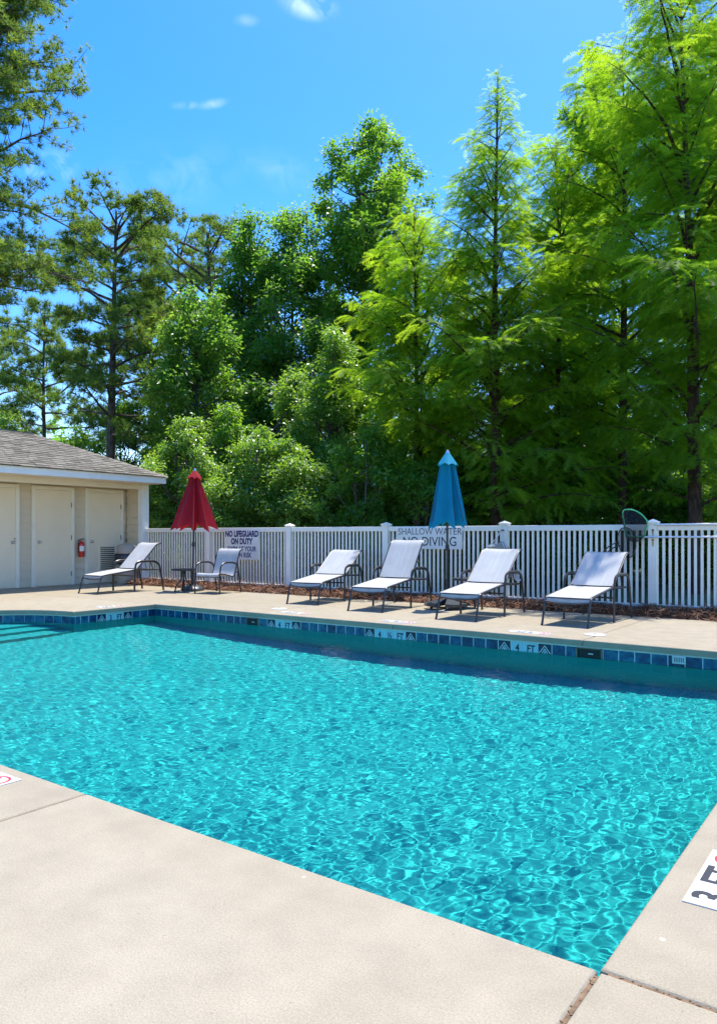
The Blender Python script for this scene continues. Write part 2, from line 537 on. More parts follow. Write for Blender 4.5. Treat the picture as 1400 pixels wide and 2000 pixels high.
def water_material():
    m, n, l, b = new_mat('pool_water')
    n.remove(b)
    out = n['Material Output']
    rf = n.new('ShaderNodeBsdfRefraction'); rf.inputs['IOR'].default_value = 1.333; rf.inputs['Roughness'].default_value = 0.0
    rf.inputs['Color'].default_value = (.62, .97, .98, 1)
    gl = n.new('ShaderNodeBsdfGlossy'); gl.inputs['Roughness'].default_value = 0.02
    fr = n.new('ShaderNodeFresnel'); fr.inputs['IOR'].default_value = 1.333
    mu = n.new('ShaderNodeMath'); mu.operation = 'MULTIPLY'; mu.inputs[1].default_value = .24
    l.new(fr.outputs[0], mu.inputs[0])
    mx = n.new('ShaderNodeMixShader'); l.new(mu.outputs[0], mx.inputs[0])
    l.new(rf.outputs[0], mx.inputs[1]); l.new(gl.outputs[0], mx.inputs[2])
    l.new(mx.outputs[0], out.inputs['Surface'])
    return m
M['water'] = water_material()

def ground_material():
    m, n, l, b = new_mat('leaf_litter_grass')
    g = n.new('ShaderNodeNewGeometry')
    no = n.new('ShaderNodeTexNoise'); no.inputs['Scale'].default_value = 1.2; no.inputs['Detail'].default_value = 8
    l.new(g.outputs['Position'], no.inputs['Vector'])
    r = ramp(n, [(.3, (.045, .035, .018)), (.5, (.06, .075, .02)), (.7, (.075, .12, .03))])
    l.new(no.outputs['Fac'], r.inputs['Fac']); l.new(r.outputs['Color'], b.inputs['Base Color'])
    b.inputs['Roughness'].default_value = 1.0
    return m
M['ground'] = ground_material()

def straw_material():
    m, n, l, b = new_mat('pine_straw')
    a = n.new('ShaderNodeAttribute'); a.attribute_name = 'tint'
    r = ramp(n, [(0, (.05, .018, .008)), (.4, (.17, .060, .022)), (.75, (.28, .115, .045)), (1, (.42, .22, .10))])
    l.new(a.outputs['Fac'], r.inputs['Fac']); l.new(r.outputs['Color'], b.inputs['Base Color'])
    b.inputs['Roughness'].default_value = .7
    return m
M['straw'] = straw_material()

def bark_material(name, c0, c1, sx=3.0):
    m, n, l, b = new_mat(name)
    tc = n.new('ShaderNodeTexCoord'); mp = n.new('ShaderNodeMapping')
    mp.inputs['Scale'].default_value = (sx * 4, sx * 4, sx * .9)
    l.new(tc.outputs['Object'], mp.inputs['Vector'])
    vo = n.new('ShaderNodeTexNoise'); vo.inputs['Scale'].default_value = 2.0; vo.inputs['Detail'].default_value = 6
    l.new(mp.outputs[0], vo.inputs['Vector'])
    r = ramp(n, [(.35, c0), (.65, c1)])
    l.new(vo.outputs['Fac'], r.inputs['Fac']); l.new(r.outputs['Color'], b.inputs['Base Color'])
    b.inputs['Roughness'].default_value = .95
    bp = n.new('ShaderNodeBump'); bp.inputs['Strength'].default_value = .8; bp.inputs['Distance'].default_value = .03
    l.new(vo.outputs['Fac'], bp.inputs['Height']); l.new(bp.outputs[0], b.inputs['Normal'])
    return m
M['pine_bark'] = bark_material('pine_bark', (.030, .021, .017), (.16, .115, .085))
M['cyp_bark'] = bark_material('cypress_bark', (.025, .014, .009), (.11, .060, .038))
M['grey_bark'] = bark_material('grey_bark', (.030, .025, .018), (.13, .11, .085))

def shingle_material():
    m, n, l, b = new_mat('asphalt_shingle')
    oi = n.new('ShaderNodeObjectInfo'); g = n.new('ShaderNodeNewGeometry')
    no = n.new('ShaderNodeTexNoise'); no.inputs['Scale'].default_value = 90; no.inputs['Detail'].default_value = 3
    l.new(g.outputs['Position'], no.inputs['Vector'])
    v = n.new('ShaderNodeTexNoise'); v.inputs['Scale'].default_value = 2.3; v.inputs['Detail'].default_value = 3
    l.new(g.outputs['Position'], v.inputs['Vector'])
    a = n.new('ShaderNodeMath'); a.operation = 'MULTIPLY_ADD'; a.inputs[1].default_value = .45
    l.new(oi.outputs['Random'], a.inputs[0])
    m1 = n.new('ShaderNodeMath'); m1.operation = 'MULTIPLY'; m1.inputs[1].default_value = .55
    l.new(no.outputs['Fac'], m1.inputs[0]); l.new(m1.outputs[0], a.inputs[2])
    r = ramp(n, [(.2, (.110, .096, .074)), (.5, (.180, .160, .125)), (.8, (.255, .228, .182))])
    l.new(a.outputs[0], r.inputs['Fac']); l.new(r.outputs['Color'], b.inputs['Base Color'])
    b.inputs['Roughness'].default_value = .95; b.inputs['Specular IOR Level'].default_value = .2
    return m
M['shingle'] = shingle_material()

# foliage: (diffuse by tint, transmitted by tint)
M['leaf_gum'] = leaf_material('broad_leaf', [(0, (.065, .140, .024)), (.5, (.105, .205, .032)), (1, (.165, .270, .045))],
                              [(0, (.17, .38, .022)), (.5, (.29, .56, .030)), (1, (.46, .70, .042))], .035, .42, .52)
M['leaf_gum2'] = leaf_material('darker_leaf', [(0, (.070, .145, .032)), (.5, (.112, .210, .044)), (1, (.170, .265, .056))],
                               [(0, (.17, .40, .032)), (.5, (.28, .57, .042)), (1, (.44, .70, .054))], .04, .40, .52)
M['leaf_cyp'] = leaf_material('cypress_leaf', [(0, (.078, .160, .015)), (.5, (.128, .230, .020)), (1, (.185, .285, .028))],
                              [(0, (.26, .52, .018)), (.5, (.43, .70, .024)), (1, (.61, .82, .032))], .015, .5, .54)
M['leaf_pine'] = leaf_material('pine_needle', [(0, (.050, .105, .028)), (.5, (.088, .155, .038)), (1, (.150, .200, .045))],
                               [(0, (.16, .32, .036)), (.5, (.28, .45, .046)), (1, (.44, .56, .054))], .02, .5, .48)
M['leaf_shrub'] = leaf_material('glossy_shrub_leaf', [(0, (.080, .175, .036)), (.5, (.130, .250, .054)), (1, (.190, .315, .075))],
                                [(0, (.20, .42, .028)), (.5, (.33, .58, .036)), (1, (.50, .72, .050))], .055, .38, .48)
M['leaf_dark'] = leaf_material('understory_leaf', [(0, (.052, .125, .024)), (.5, (.090, .195, .036)), (1, (.145, .255, .048))],
                               [(0, (.18, .42, .024)), (.5, (.32, .62, .034)), (1, (.50, .76, .046))], .035, .42, .50)

# ================================================================== the setting
PX0, PX1 = -10.32, -0.665          # pool, far left wall and right edge
PY0, PY1 = 2.02, 8.25              # near and far edge
ACX, ACY, AR = -10.28, 5.14, 1.55  # round step bay
LIP, WALL = -0.07, 0.03            # underside of the deck lip; how far the wall stands back
WATER_Z = -0.195

# ground: one sheet round the deck
gx0, gx1, gy0, gy1, BIG = -16.6, 3.0, -5.0, 11.12, 900.0
gm = MB()
gz = -0.03
def gquad(x0, x1, y0, y1):
    gm.add([(x0, y0, gz), (x1, y0, gz), (x1, y1, gz), (x0, y1, gz)], [(0, 1, 2, 3)])
gquad(-BIG, BIG, gy1, BIG); gquad(-BIG, BIG, -BIG, gy0); gquad(-BIG, gx0, gy0, gy1); gquad(gx1, BIG, gy0, gy1)
tag(gm.build('ground', M['ground']), kind='structure')

# ---- deck slabs
deck = tag(empty('pool_deck', (-8, 9.5, 0)), kind='structure')
DX, DY = deck.location.x, deck.location.y
def slab(pts, gap=0.005):
    pts = [(p[0] - DX, p[1] - DY) for p in pts]
    poly_prism('slab', pts, LIP, 0.0, M['deck'], deck, bevel=0.014, seg=3)
def rect(x0, x1, y0, y1, l=1, r=1, b=1, t=1, g=0.0045):
    slab([(x0 + g * l, y0 + g * b), (x1 - g * r, y0 + g * b), (x1 - g * r, y1 - g * t), (x0 + g * l, y1 - g * t)])
# near side
for a, b_ in ((-16.6, -12.4), (-12.4, -10.05), (-10.05, -7.70), (-7.70, -5.36), (-5.36, -3.01), (-3.01, PX1)):
    rect(a, b_, -5, PY0, t=0 if a > -10.4 else 1)
rect(PX1, 3.0, -5, PY0)
# right side
rect(PX1, 3.0, PY0, 5.1, l=0); rect(PX1, 3.0, 5.1, PY1, l=0)
# far side
for a, b_ in ((-12.9, -10.40), (-10.40, -7.95), (-7.95, -5.45), (-5.45, -2.90), (-2.90, PX1), (PX1, 3.0)):
    rect(a, b_, PY1, gy1, b=0 if -10.5 < a < -1 else 1)
rect(-16.6, -12.9, PY1, 11.95)
rect(-16.6, -12.9, PY0, PY1)
# left side with the round bay: an upper and a lower slab
n_arc = 26
arc = [(ACX + AR * math.cos(a), ACY + AR * math.sin(a)) for a in [math.pi / 2 + (math.pi / 2) * k / n_arc for k in range(n_arc + 1)]]
slab([(PX0, PY1 - .0045), (-12.895, PY1 - .0045), (-12.895, ACY + .0045), (ACX - AR, ACY + .0045)] + [p for p in arc[::-1][1:-1]] + [(PX0, arc[0][1])])
arc2 = [(x, 2 * ACY - y) for x, y in arc]
slab([(PX0, arc2[0][1])] + arc2[1:-1] + [(ACX - AR, ACY - .0045), (-12.895, ACY - .0045), (-12.895, PY0 + .0045), (PX0, PY0 + .0045)])
# filler in the joints, a little below the surface, just as wide as the joints
jf = MB()
def jline(x0, y0, x1, y1, w=.012):
    jf.box(((x0 + x1) / 2 - DX, (y0 + y1) / 2 - DY, -.036), (abs(x1 - x0) + w, abs(y1 - y0) + w, .060))
for x in (-12.4, -10.05, -7.70, -5.36, -3.01, PX1): jline(x, -5, x, PY0 - .03)
jline(PX1 + .03, PY0, 3, PY0); jline(PX1 + .03, 5.1, 3, 5.1); jline(PX1 + .03, PY1, 3, PY1)
for x in (-12.9, -10.40, -7.95, -5.45, -2.90, PX1): jline(x, PY1 + .03, x, gy1)
jline(-12.9, PY0, -12.9, PY1); jline(-16.6, PY1, -12.9, PY1); jline(-16.6, PY0, PX0 - .03, PY0)
jline(-12.9, ACY, ACX - AR - .03, ACY); jline(-12.9, PY1, PX0 - .03, PY1)
jf.build('joint_filler', M['joint'], deck)
# crumbs of sealant and grit along the near corner joints
gr = MB()
rr = random.Random(4)
for k in range(120):
    if k % 2: x, y = PX1 + rr.uniform(.03, .9), PY0 + rr.gauss(0, .006)
    else: x, y = PX1 + rr.gauss(0, .007), PY0 - rr.uniform(.03, .9)
    s_ = rr.uniform(.0015, .0035)
    gr.box((x - DX, y - DY, -.006 + s_ * .3), (s_ * rr.uniform(.8, 2.5), s_ * rr.uniform(.8, 2.5), s_), Matrix.Rotation(rr.uniform(0, 3), 3, 'Z'))
o = gr.build('joint_grit', M['joint'], deck); o['kind'] = 'stuff'

# ---- basin
basin = tag(empty('pool_basin', (-5.5, 5.1, -1.3)), kind='structure')
BX, BY, BZ = basin.location
def outline(off=0.0, n=28):
    """pool outline pushed outward by off, counter-clockwise from the near right corner"""
    pts = [(PX1 + off, PY0 - off), (PX1 + off, PY1 + off), (PX0 - off, PY1 + off)]
    r = AR + off
    a0 = math.acos(max(-1, min(1, (PX0 - off - ACX) / r)))
    for k in range(n + 1):
        a = a0 + (2 * math.pi - 2 * a0) * k / n
        pts.append((ACX + r * math.cos(a), ACY + r * math.sin(a)))
    pts.append((PX0 - off, PY0 - off))
    return pts
def floor_z(x):
    mid, half = (PX0 + PX1) / 2, (PX1 - PX0) / 2
    t = min(1.0, abs(x - mid) / half)
    return -.195 - (1.40 - .46 * t * t)
bw = MB()
ol = outline(WALL)
top, bot = -.071, -1.75
n_ = len(ol)
vs = [(x - BX, y - BY, top - BZ) for x, y in ol] + [(x - BX, y - BY, bot - BZ) for x, y in ol]
bw.add(vs, [(k, n_ + k, n_ + (k + 1) % n_, (k + 1) % n_) for k in range(n_)])
o = bw.build('pool_wall', M['plaster'], basin); o.cycles.is_caustics_receiver = True
bf = MB()
nx, ny = 60, 4
x_lo, x_hi, y_lo, y_hi = -12.2, PX1 + .06, PY0 - .06, PY1 + .06
for i in range(nx + 1):
    for j in range(ny + 1):
        x = x_lo + (x_hi - x_lo) * i / nx
        bf.v.append((x - BX, y_lo + (y_hi - y_lo) * j / ny - BY, floor_z(x) - BZ))
for i in range(nx):
    for j in range(ny):
        a = i * (ny + 1) + j
        bf.f.append((a, a + ny + 1, a + ny + 2, a + 1))
o = bf.build('pool_floor', M['plaster'], basin, smooth=True); o.cycles.is_caustics_receiver = True
for k, (r_, z_) in enumerate(((1.50, -.195 - .70), (1.15, -.195 - .45), (.78, -.195 - .22))):
    pts = [(ACX - .12 - .25 + r_ * 1.12 * math.cos(a) - BX if False else ACX - (AR + .03) + (2 * r_) * (1 - math.cos(a)) * .5 - BX, ACY - BY + math.sin(a) * (AR + .02) * (.98 - .0 * k)) for a in [0]]
    # each step is the bay cut by a rounded front edge
    st = MB(); ring = []
    front = ACX - AR + r_ * 1.05
    m_ = 24
    left = [(ACX + (AR + .02) * math.cos(a), ACY + (AR + .02) * math.sin(a)) for a in [math.pi / 2 + .05 + (math.pi - .1) * q / m_ for q in range(m_ + 1)]]
    left = [(min(x, front - .02), y) for x, y in left]
    fr_ = [(front + .10 * math.sin(math.pi * q / 10), left[-1][1] + (left[0][1] - left[-1][1]) * q / 10) for q in range(1, 10)]
    ring = left + fr_
    o = poly_prism('step', [(x - BX, y - BY) for x, y in ring], -1.7 - BZ, z_ - BZ, M['plaster'], basin, bevel=.02, seg=2)
    o.cycles.is_caustics_receiver = True

# ---- waterline tiles on the far wall, the short left wall and the round bay
TZ0, TZ1 = -.238, -.088
TH = .012
tile_cache = {}
def tile_mesh(w, mat, key):
    k = (round(w, 4), key)
    if k not in tile_cache:
        tile_cache[k] = MB().bev((0, 0, 0), (w, TH, TZ1 - TZ0), .003).mesh('tile', mat)
    return tile_cache[k]
def far_tile(x0, x1, kind='tile'):
    w = x1 - x0 - .009
    m = {'tile': M['tile'], 'chevron': M['dtile'], 'mark': M['mark_tile']}[kind]
    nm = {'tile': 'tile', 'chevron': 'chevron_tile', 'mark': 'depth_tile'}[kind]
    o = link_mesh(nm, tile_mesh(w, m, kind), basin, ((x0 + x1) / 2 - BX, PY1 + WALL - TH / 2 + .0015 - BY, (TZ0 + TZ1) / 2 - BZ))
    if kind == 'chevron': chevron(o, w)
    return o
def left_tile(y0, y1, kind='tile'):
    w = y1 - y0 - .009
    m = {'tile': M['tile'], 'chevron': M['dtile'], 'mark': M['mark_tile']}[kind]
    nm = {'tile': 'tile', 'chevron': 'chevron_tile', 'mark': 'depth_tile'}[kind]
    o = link_mesh(nm, tile_mesh(w, m, kind), basin, (PX0 - WALL + TH / 2 - .0015 - BX, (y0 + y1) / 2 - BY, (TZ0 + TZ1) / 2 - BZ), (0, 0, R(90)))
    if kind == 'chevron': chevron(o, w)
    return o
chev_cache = {}
def chevron(parent, w):
    if round(w, 3) not in chev_cache:
        mb = MB()
        h = TZ1 - TZ0
        for s_, zoff in ((1.0, 0.0), (.62, -.012), (.28, -.02)):
            for sg in (-1, 1):
                a = Vector((sg * w * .44 * s_, -TH / 2 - .0015, -h * .12 + zoff - .02)); b = Vector((0, -TH / 2 - .0015, h * .40 * s_ + zoff - .005))
                d = (b - a).normalized(); nrm = Vector((-d.z, 0, d.x)) * .0048
                mb.add([a + nrm, a - nrm, b - nrm, b + nrm], [(0, 1, 2, 3)])
        chev_cache[round(w, 3)] = mb.mesh('chevron', M['chev'])
    o = link_mesh('chevron', chev_cache[round(w, 3)], parent)
    return o
def run(x0, x1, n, kind='tile', f=far_tile):
    for k in range(n): f(x0 + (x1 - x0) * k / n, x0 + (x1 - x0) * (k + 1) / n, kind)
def tile_text(s, size, parent, dx=0.0, dz=0.0, sx=.8):
    me = text_mesh('lettering', s, size, M['ink'], bold=.003, sx=sx)
    me.transform(Matrix.Rotation(R(90), 4, 'X'))
    o = link_mesh('lettering', me, parent, (dx, -TH / 2 - .0015, dz))
    return o
run(-2.68, PX1 + WALL, 12)
run(-3.27, -3.105, 1); run(-3.105, -2.985, 1)
far_tile(-3.44, -3.27, 'chevron')
a = far_tile(-3.61, -3.44, 'mark'); b_ = far_tile(-3.78, -3.61, 'mark'); tile_text('FT', .12, a); tile_text('4', .12, b_)
far_tile(-3.945, -3.78, 'chevron')
run(-5.105, -3.945, 7)
far_tile(-5.27, -5.105, 'chevron')
for k, s_ in enumerate(('FT', '½', '4')):
    tile_text(s_, .12, far_tile(-5.27 - .1633 * (k + 1), -5.27 - .1633 * k, 'mark'))
far_tile(-5.925, -5.76, 'chevron')
run(-7.075, -5.925, 7)
far_tile(-7.245, -7.075, 'chevron')
a = far_tile(-7.405, -7.245, 'mark'); b_ = far_tile(-7.565, -7.405, 'mark'); tile_text('FT', .12, a); tile_text('4', .12, b_)
far_tile(-7.73, -7.565, 'chevron')
run(-7.90, -7.73, 1)
run(-8.44, -8.16, 2)
run(PX0 - WALL, -8.44, 11)
# short left wall (runs away from the viewer)
run(7.80, PY1 + WALL, 3, 'tile', left_tile)
left_tile(7.63, 7.80, 'chevron')
a = left_tile(7.465, 7.63, 'mark'); b_ = left_tile(7.30, 7.465, 'mark'); tile_text('FT', .12, a); tile_text('3', .12, b_)
left_tile(7.13, 7.30, 'chevron')
run(ACY + AR, 7.13, 3, 'tile', left_tile)
# bay tiles
nb = 30
r_in = AR + WALL - TH / 2 + .001
for k in range(nb):
    a = math.pi / 2 + math.pi * (k + .5) / nb
    w = math.pi * r_in / nb - .008
    link_mesh('tile', tile_mesh(w, M['tile'], 'tile'), basin, (ACX + r_in * math.cos(a) - BX, ACY + r_in * math.sin(a) - BY, (TZ0 + TZ1) / 2 - BZ), (0, 0, a - R(90)))
# grout bed behind the tiles
gb = MB()
gb.box(((PX0 + PX1) / 2 - BX, PY1 + WALL - .004 - BY, -.155 - BZ), (PX1 - PX0 + 2 * WALL, .008, .166))
gb.box((PX0 - WALL + .004 - BX, (ACY + AR + PY1 + WALL) / 2 - BY, -.155 - BZ), (.008, PY1 + WALL - ACY - AR - .012, .166))
ngb = 30
for k in range(ngb):
    a0, a1 = (math.pi / 2 + math.pi * q / ngb for q in (k, k + 1))
    r_ = AR + WALL - .003
    vs = [(ACX + r_ * math.cos(a) - BX, ACY + r_ * math.sin(a) - BY, z - BZ) for a in (a0, a1) for z in (-.238, -.072)]
    gb.add(vs, [(0, 1, 3, 2)])
gb.build('grout_bed', M['grout'], basin)
# skimmer mouths
def skimmer(x0, x1):
    w = x1 - x0; cx = (x0 + x1) / 2
    mb = MB()
    y = PY1 + WALL - .013 - BY
    mb.box((cx - BX, y, -.160 - BZ), (w - .012, .006, .145))
    o = mb.build('skimmer_mouth', M['dark'], basin)
    fr_ = MB()
    for sx_ in (-1, 1): fr_.box((cx + sx_ * (w / 2 - .012) - BX, y - .008, -.163 - BZ), (.016, .012, .15))
    fr_.box((cx - BX, y - .008, -.092 - BZ), (w - .008, .012, .010))
    fr_.build('skimmer_frame', M['olive'], o).matrix_parent_inverse = Matrix()
    wv = MB().box((cx + .02 - BX, y - .012, -.150 - BZ), (w * .18, .006, .012))
    wv.build('skimmer_weir', M['skimmer'], o)
skimmer(-2.985, -2.68); skimmer(-8.16, -7.90)
# small white return fitting on the right part of the tile band
rf_ = MB(); cx = -1.885
rf_.bev((cx - BX, PY1 + WALL - .018 - BY, -.125 - BZ), (.135, .010, .085), .003)
fit = rf_.build('overflow_fitting', M['skimmer'], basin)
sl = MB()
for k in range(6): sl.box((cx - .045 + k * .018 - BX, PY1 + WALL - .0245 - BY, -.125 - BZ), (.007, .002, .050))
sl.build('slot', M['dark'], fit)

# ---- water: a rippled sheet
def waves(x, y):
    w = np.zeros_like(x)
    r = np.random.default_rng(5)
    for k in range(90):
        lam = .046 * (4.4 ** (r.random() ** 1.6))
        ang = r.uniform(0, 2 * math.pi)
        kk = 2 * math.pi / lam
        slope = .0070 * (1.0 if lam < .12 else .70)
        w += slope / kk * np.sin(kk * (x * math.cos(ang) + y * math.sin(ang)) + r.uniform(0, 6.28))
    # calmer and livelier patches
    env = .92 + .13 * np.sin(x * .9 + 1.3 * np.sin(y * .7)) * np.sin(y * 1.1 + .8)
    return w * env
step = 0.019
def graded(a, b_, s0, s1):
    out = [a]; tot = abs(b_ - a); sg = 1 if b_ > a else -1
    while abs(out[-1] - a) < tot:
        t = abs(out[-1] - a) / tot
        out.append(out[-1] + sg * (s0 + (s1 - s0) * min(1, t * 1.6)))
    out[-1] = b_
    return np.array(out)
gx = graded(PX1 + WALL + .011, -11.95, .0115, .031)[::-1]; gy = graded(PY0 - WALL - .01, PY1 + WALL + .011, .0115, .023)
XX, YY = np.meshgrid(gx, gy, indexing='ij')
ZZ = WATER_Z + waves(XX, YY)
inside = ((XX > PX0 - WALL - .012)) | (((XX - ACX) ** 2 + (YY - ACY) ** 2) < (AR + WALL + .012) ** 2)
fi = inside[:-1, :-1] & inside[1:, :-1] & inside[:-1, 1:] & inside[1:, 1:]
nyy = len(gy)
ii, jj = np.nonzero(fi)
a = ii * nyy + jj
quads = np.stack([a, a + nyy, a + nyy + 1, a + 1], 1)
used, inv = np.unique(quads.ravel(), return_inverse=True)
co = np.stack([XX.ravel(), YY.ravel(), ZZ.ravel()], 1)[used]
quads = inv.reshape(-1, 4)
def np_mesh(name, co, faces, mat, smooth=False, tint=None):
    """mesh from numpy arrays; faces is an (n, k) index array"""
    me = bpy.data.meshes.new(name)
    nf, k = faces.shape
    me.vertices.add(len(co)); me.loops.add(nf * k); me.polygons.add(nf)
    me.vertices.foreach_set('co', np.ascontiguousarray(co, dtype=np.float32).ravel())
    me.loops.foreach_set('vertex_index', np.ascontiguousarray(faces, dtype=np.int32).ravel())
    me.polygons.foreach_set('loop_start', np.arange(0, nf * k, k, dtype=np.int32))
    me.polygons.foreach_set('loop_total', np.full(nf, k, dtype=np.int32))
    if smooth: me.polygons.foreach_set('use_smooth', np.ones(nf, dtype=bool))
    if tint is not None:
        at_ = me.attributes.new('tint', 'FLOAT', 'POINT')
        at_.data.foreach_set('value', np.ascontiguousarray(tint, dtype=np.float32))
    me.update(calc_edges=True)
    me.materials.append(mat)
    return me
water = link_mesh('pool_water', np_mesh('pool_water', co, quads, M['water'], smooth=True))
tag(water, kind='structure')
water.cycles.is_caustics_caster = True

# ---- pine straw bed along the fence
bed_y0, bed_y1, bed_x0, bed_x1 = 11.12, 12.5, -15.05, 0.5
def bed_z(x, y):
    return .02 + .055 * np.clip((y - bed_y0) / .25, 0, 1) + .02 * np.sin(x * 2.1 + y) * np.sin(x * 5.3 + 1) + .012 * np.sin(x * 13 + y * 9)
def edge_y(x):
    return bed_y0 + .03 * np.sin(x * 1.7) + .025 * np.sin(x * 5.1 + 2)
bx = np.linspace(bed_x0, bed_x1, 300); tt = np.linspace(0, 1, 24)
BXX, TT = np.meshgrid(bx, tt, indexing='ij')
BYY = edge_y(BXX) + TT * (bed_y1 - edge_y(BXX))
BZZ = bed_z(BXX, BYY); BZZ[:, 0] = -.02
ii, jj = np.meshgrid(np.arange(299), np.arange(23), indexing='ij')
a = (ii * 24 + jj).ravel()
q = np.stack([a, a + 24, a + 25, a + 1], 1)
bco = np.stack([BXX.ravel(), BYY.ravel(), BZZ.ravel()], 1)
bed = link_mesh('pine_straw_bed', np_mesh('pine_straw_bed', bco, q, M['straw'], True, np.full(len(bco), .18)))
tag(bed, kind='structure')
# loose needles
N = 18000
sx = rng.uniform(bed_x0 + .05, bed_x1, N)
sy = edge_y(sx) + rng.beta(1.0, 1.6, N) * 1.2 - .03
stray = rng.random(N) < .012
sy = np.where(stray, edge_y(sx) - rng.exponential(.12, N), sy)
sz = np.where(sy > edge_y(sx), bed_z(sx, sy), 0.002) + rng.random(N) * .035 * np.where(stray, .1, 1)
ang = rng.uniform(0, 2 * np.pi, N); ln = rng.uniform(.10, .22, N); pit = rng.normal(.05, .28, N) * np.where(stray, .1, 1)
dx, dy, dz = np.cos(ang) * np.cos(pit), np.sin(ang) * np.cos(pit), np.sin(pit)
nxv, nyv = -np.sin(ang), np.cos(ang)
wd = rng.uniform(.0022, .0042, N)
bendz = rng.normal(0, .02, N)
P = []
for s_ in (0, .5, 1):
    cxp = sx + dx * ln * (s_ - .5); cyp = sy + dy * ln * (s_ - .5)
    czp = np.maximum(sz + dz * ln * (s_ - .5) + (bendz if s_ == .5 else 0), .003)
    P.append((cxp - nxv * wd, cyp - nyv * wd, czp)); P.append((cxp + nxv * wd, cyp + nyv * wd, czp + wd))
co = np.stack([np.stack(p, 1) for p in P], 1).reshape(-1, 3)
b0 = np.arange(N) * 6
q = np.concatenate([np.stack([b0, b0 + 1, b0 + 3, b0 + 2], 1), np.stack([b0 + 2, b0 + 3, b0 + 5, b0 + 4], 1)])
straw = link_mesh('pine_straw', np_mesh('pine_straw', co, q, M['straw'], False, np.repeat(rng.random(N), 6)))
tag(straw, 'loose brown pine straw mulch heaped along the fence foot', 'pine straw', kind='stuff')

# ================================================================== pool house
FX = -15.75                      # wall with the doors
EX, EY, EZ0, EZ1 = -14.5, 11.93, 2.43, 2.57
house = empty('pool_house', (FX, 8.0, 0))
tag(house, 'low cream pool house with brown shingle hip roof and three doors', 'building')
HX, HY = FX, 8.0
HL = 3.0                         # where it ends, out of view
def hb(name, c, d, mat, parent=None, bev=0.0):
    mb = MB()
    cc = (c[0] - HX, c[1] - HY, c[2])
    (mb.bev(cc, d, bev) if bev else mb.box(cc, d))
    return mb.build(name, mat, parent or house)
hb('wall', (FX - 1.5, (HL + 11.9) / 2, 1.2), (2.9, 11.9 - HL - .1, 2.44), M['siding'])
# lap siding on the door wall, and on the return at its end
lap = .178
bm_front = MB(); L_ = 11.7 - HL
bm_front.add([(0, -L_ / 2, 0), (.030, -L_ / 2, 0), (.008, -L_ / 2, lap - .002), (0, -L_ / 2, lap - .002),
              (0, L_ / 2, 0), (.030, L_ / 2, 0), (.008, L_ / 2, lap - .002), (0, L_ / 2, lap - .002)],
             [(0, 3, 2, 1), (4, 5, 6, 7), (0, 1, 5, 4), (1, 2, 6, 5), (2, 3, 7, 6), (3, 0, 4, 7)])
me_front = bm_front.mesh('siding_board', M['siding'])
for k in range(13):
    link_mesh('siding_board', me_front, house, (FX - .052 - HX, (11.7 + HL) / 2 - HY, .02 + lap * k))
hb('return_wall', (-15.45, 11.80, 1.2), (.58, .14, 2.40), M['siding'])
RW = .49
bm_ret = MB()
bm_ret.add([(-RW / 2, 0, 0), (-RW / 2, -.030, 0), (-RW / 2, -.008, lap - .002), (-RW / 2, 0, lap - .002),
            (RW / 2, 0, 0), (RW / 2, -.030, 0), (RW / 2, -.008, lap - .002), (RW / 2, 0, lap - .002)],
           [(0, 1, 2, 3), (4, 7, 6, 5), (0, 4, 5, 1), (1, 5, 6, 2), (2, 6, 7, 3), (3, 7, 4, 0)])
me_ret = bm_ret.mesh('siding_board', M['siding'])
for k in range(13):
    link_mesh('siding_board', me_ret, house, (-15.495 - HX, 11.728 - HY, .02 + lap * k))
hb('corner_board', (-15.17, 11.775, 1.205), (.17, .20, 2.45), M['fascia'], bev=.004)
hb('beam', (-15.17, (HL + 11.67) / 2, 2.365), (.15, 11.67 - HL, .128), M['soffit'])
hb('soffit', ((FX - .1 + EX) / 2 - .02, (HL + EY) / 2 - .02, 2.440), (EX - FX + .06, EY - HL - .06, .02), M['soffit'])
hb('porch_sill', (-15.42, 8.0, .006), (.62, 7.2, .012), M['deck'])
# fascia boards
hb('fascia', (EX - .015, (HL + EY) / 2, (EZ0 + EZ1) / 2 - .005), (.03, EY - HL, EZ1 - EZ0 - .01), M['fascia'], bev=.003)
hb('fascia', (EX - 2.3, EY - .016, (EZ0 + EZ1) / 2 - .005), (4.53, .03, EZ1 - EZ0 - .01), M['fascia'], bev=.003)
hb('drip_edge', (EX + .008, (HL + EY) / 2, EZ1 - .004), (.014, EY - HL + .02, .022), M['trim'])
# roof: hip end
T_ = 2.217; RZ = 3.575
roof = MB()
e0 = (EX + .03, EY + .03, EZ1 + .008); rdg = (EX - T_, EY - T_, RZ)
e1 = (EX + .03, HL, EZ1 + .008); rd2 = (EX - T_, HL, RZ); e2 = (EX - 2 * T_ - .03, EY + .03, EZ1 + .008); e3 = (EX - 2 * T_ - .03, HL, EZ1 + .008)
P_ = [e0, rdg, e1, rd2, e2, e3]
P_ = [(x - HX, y - HY, z) for x, y, z in P_]
roof.add(P_, [(0, 1, 3, 2), (0, 4, 1), (4, 5, 3, 1), (0, 2, 5, 4)])
roof_o = roof.build('roof', M['shingle'], house)
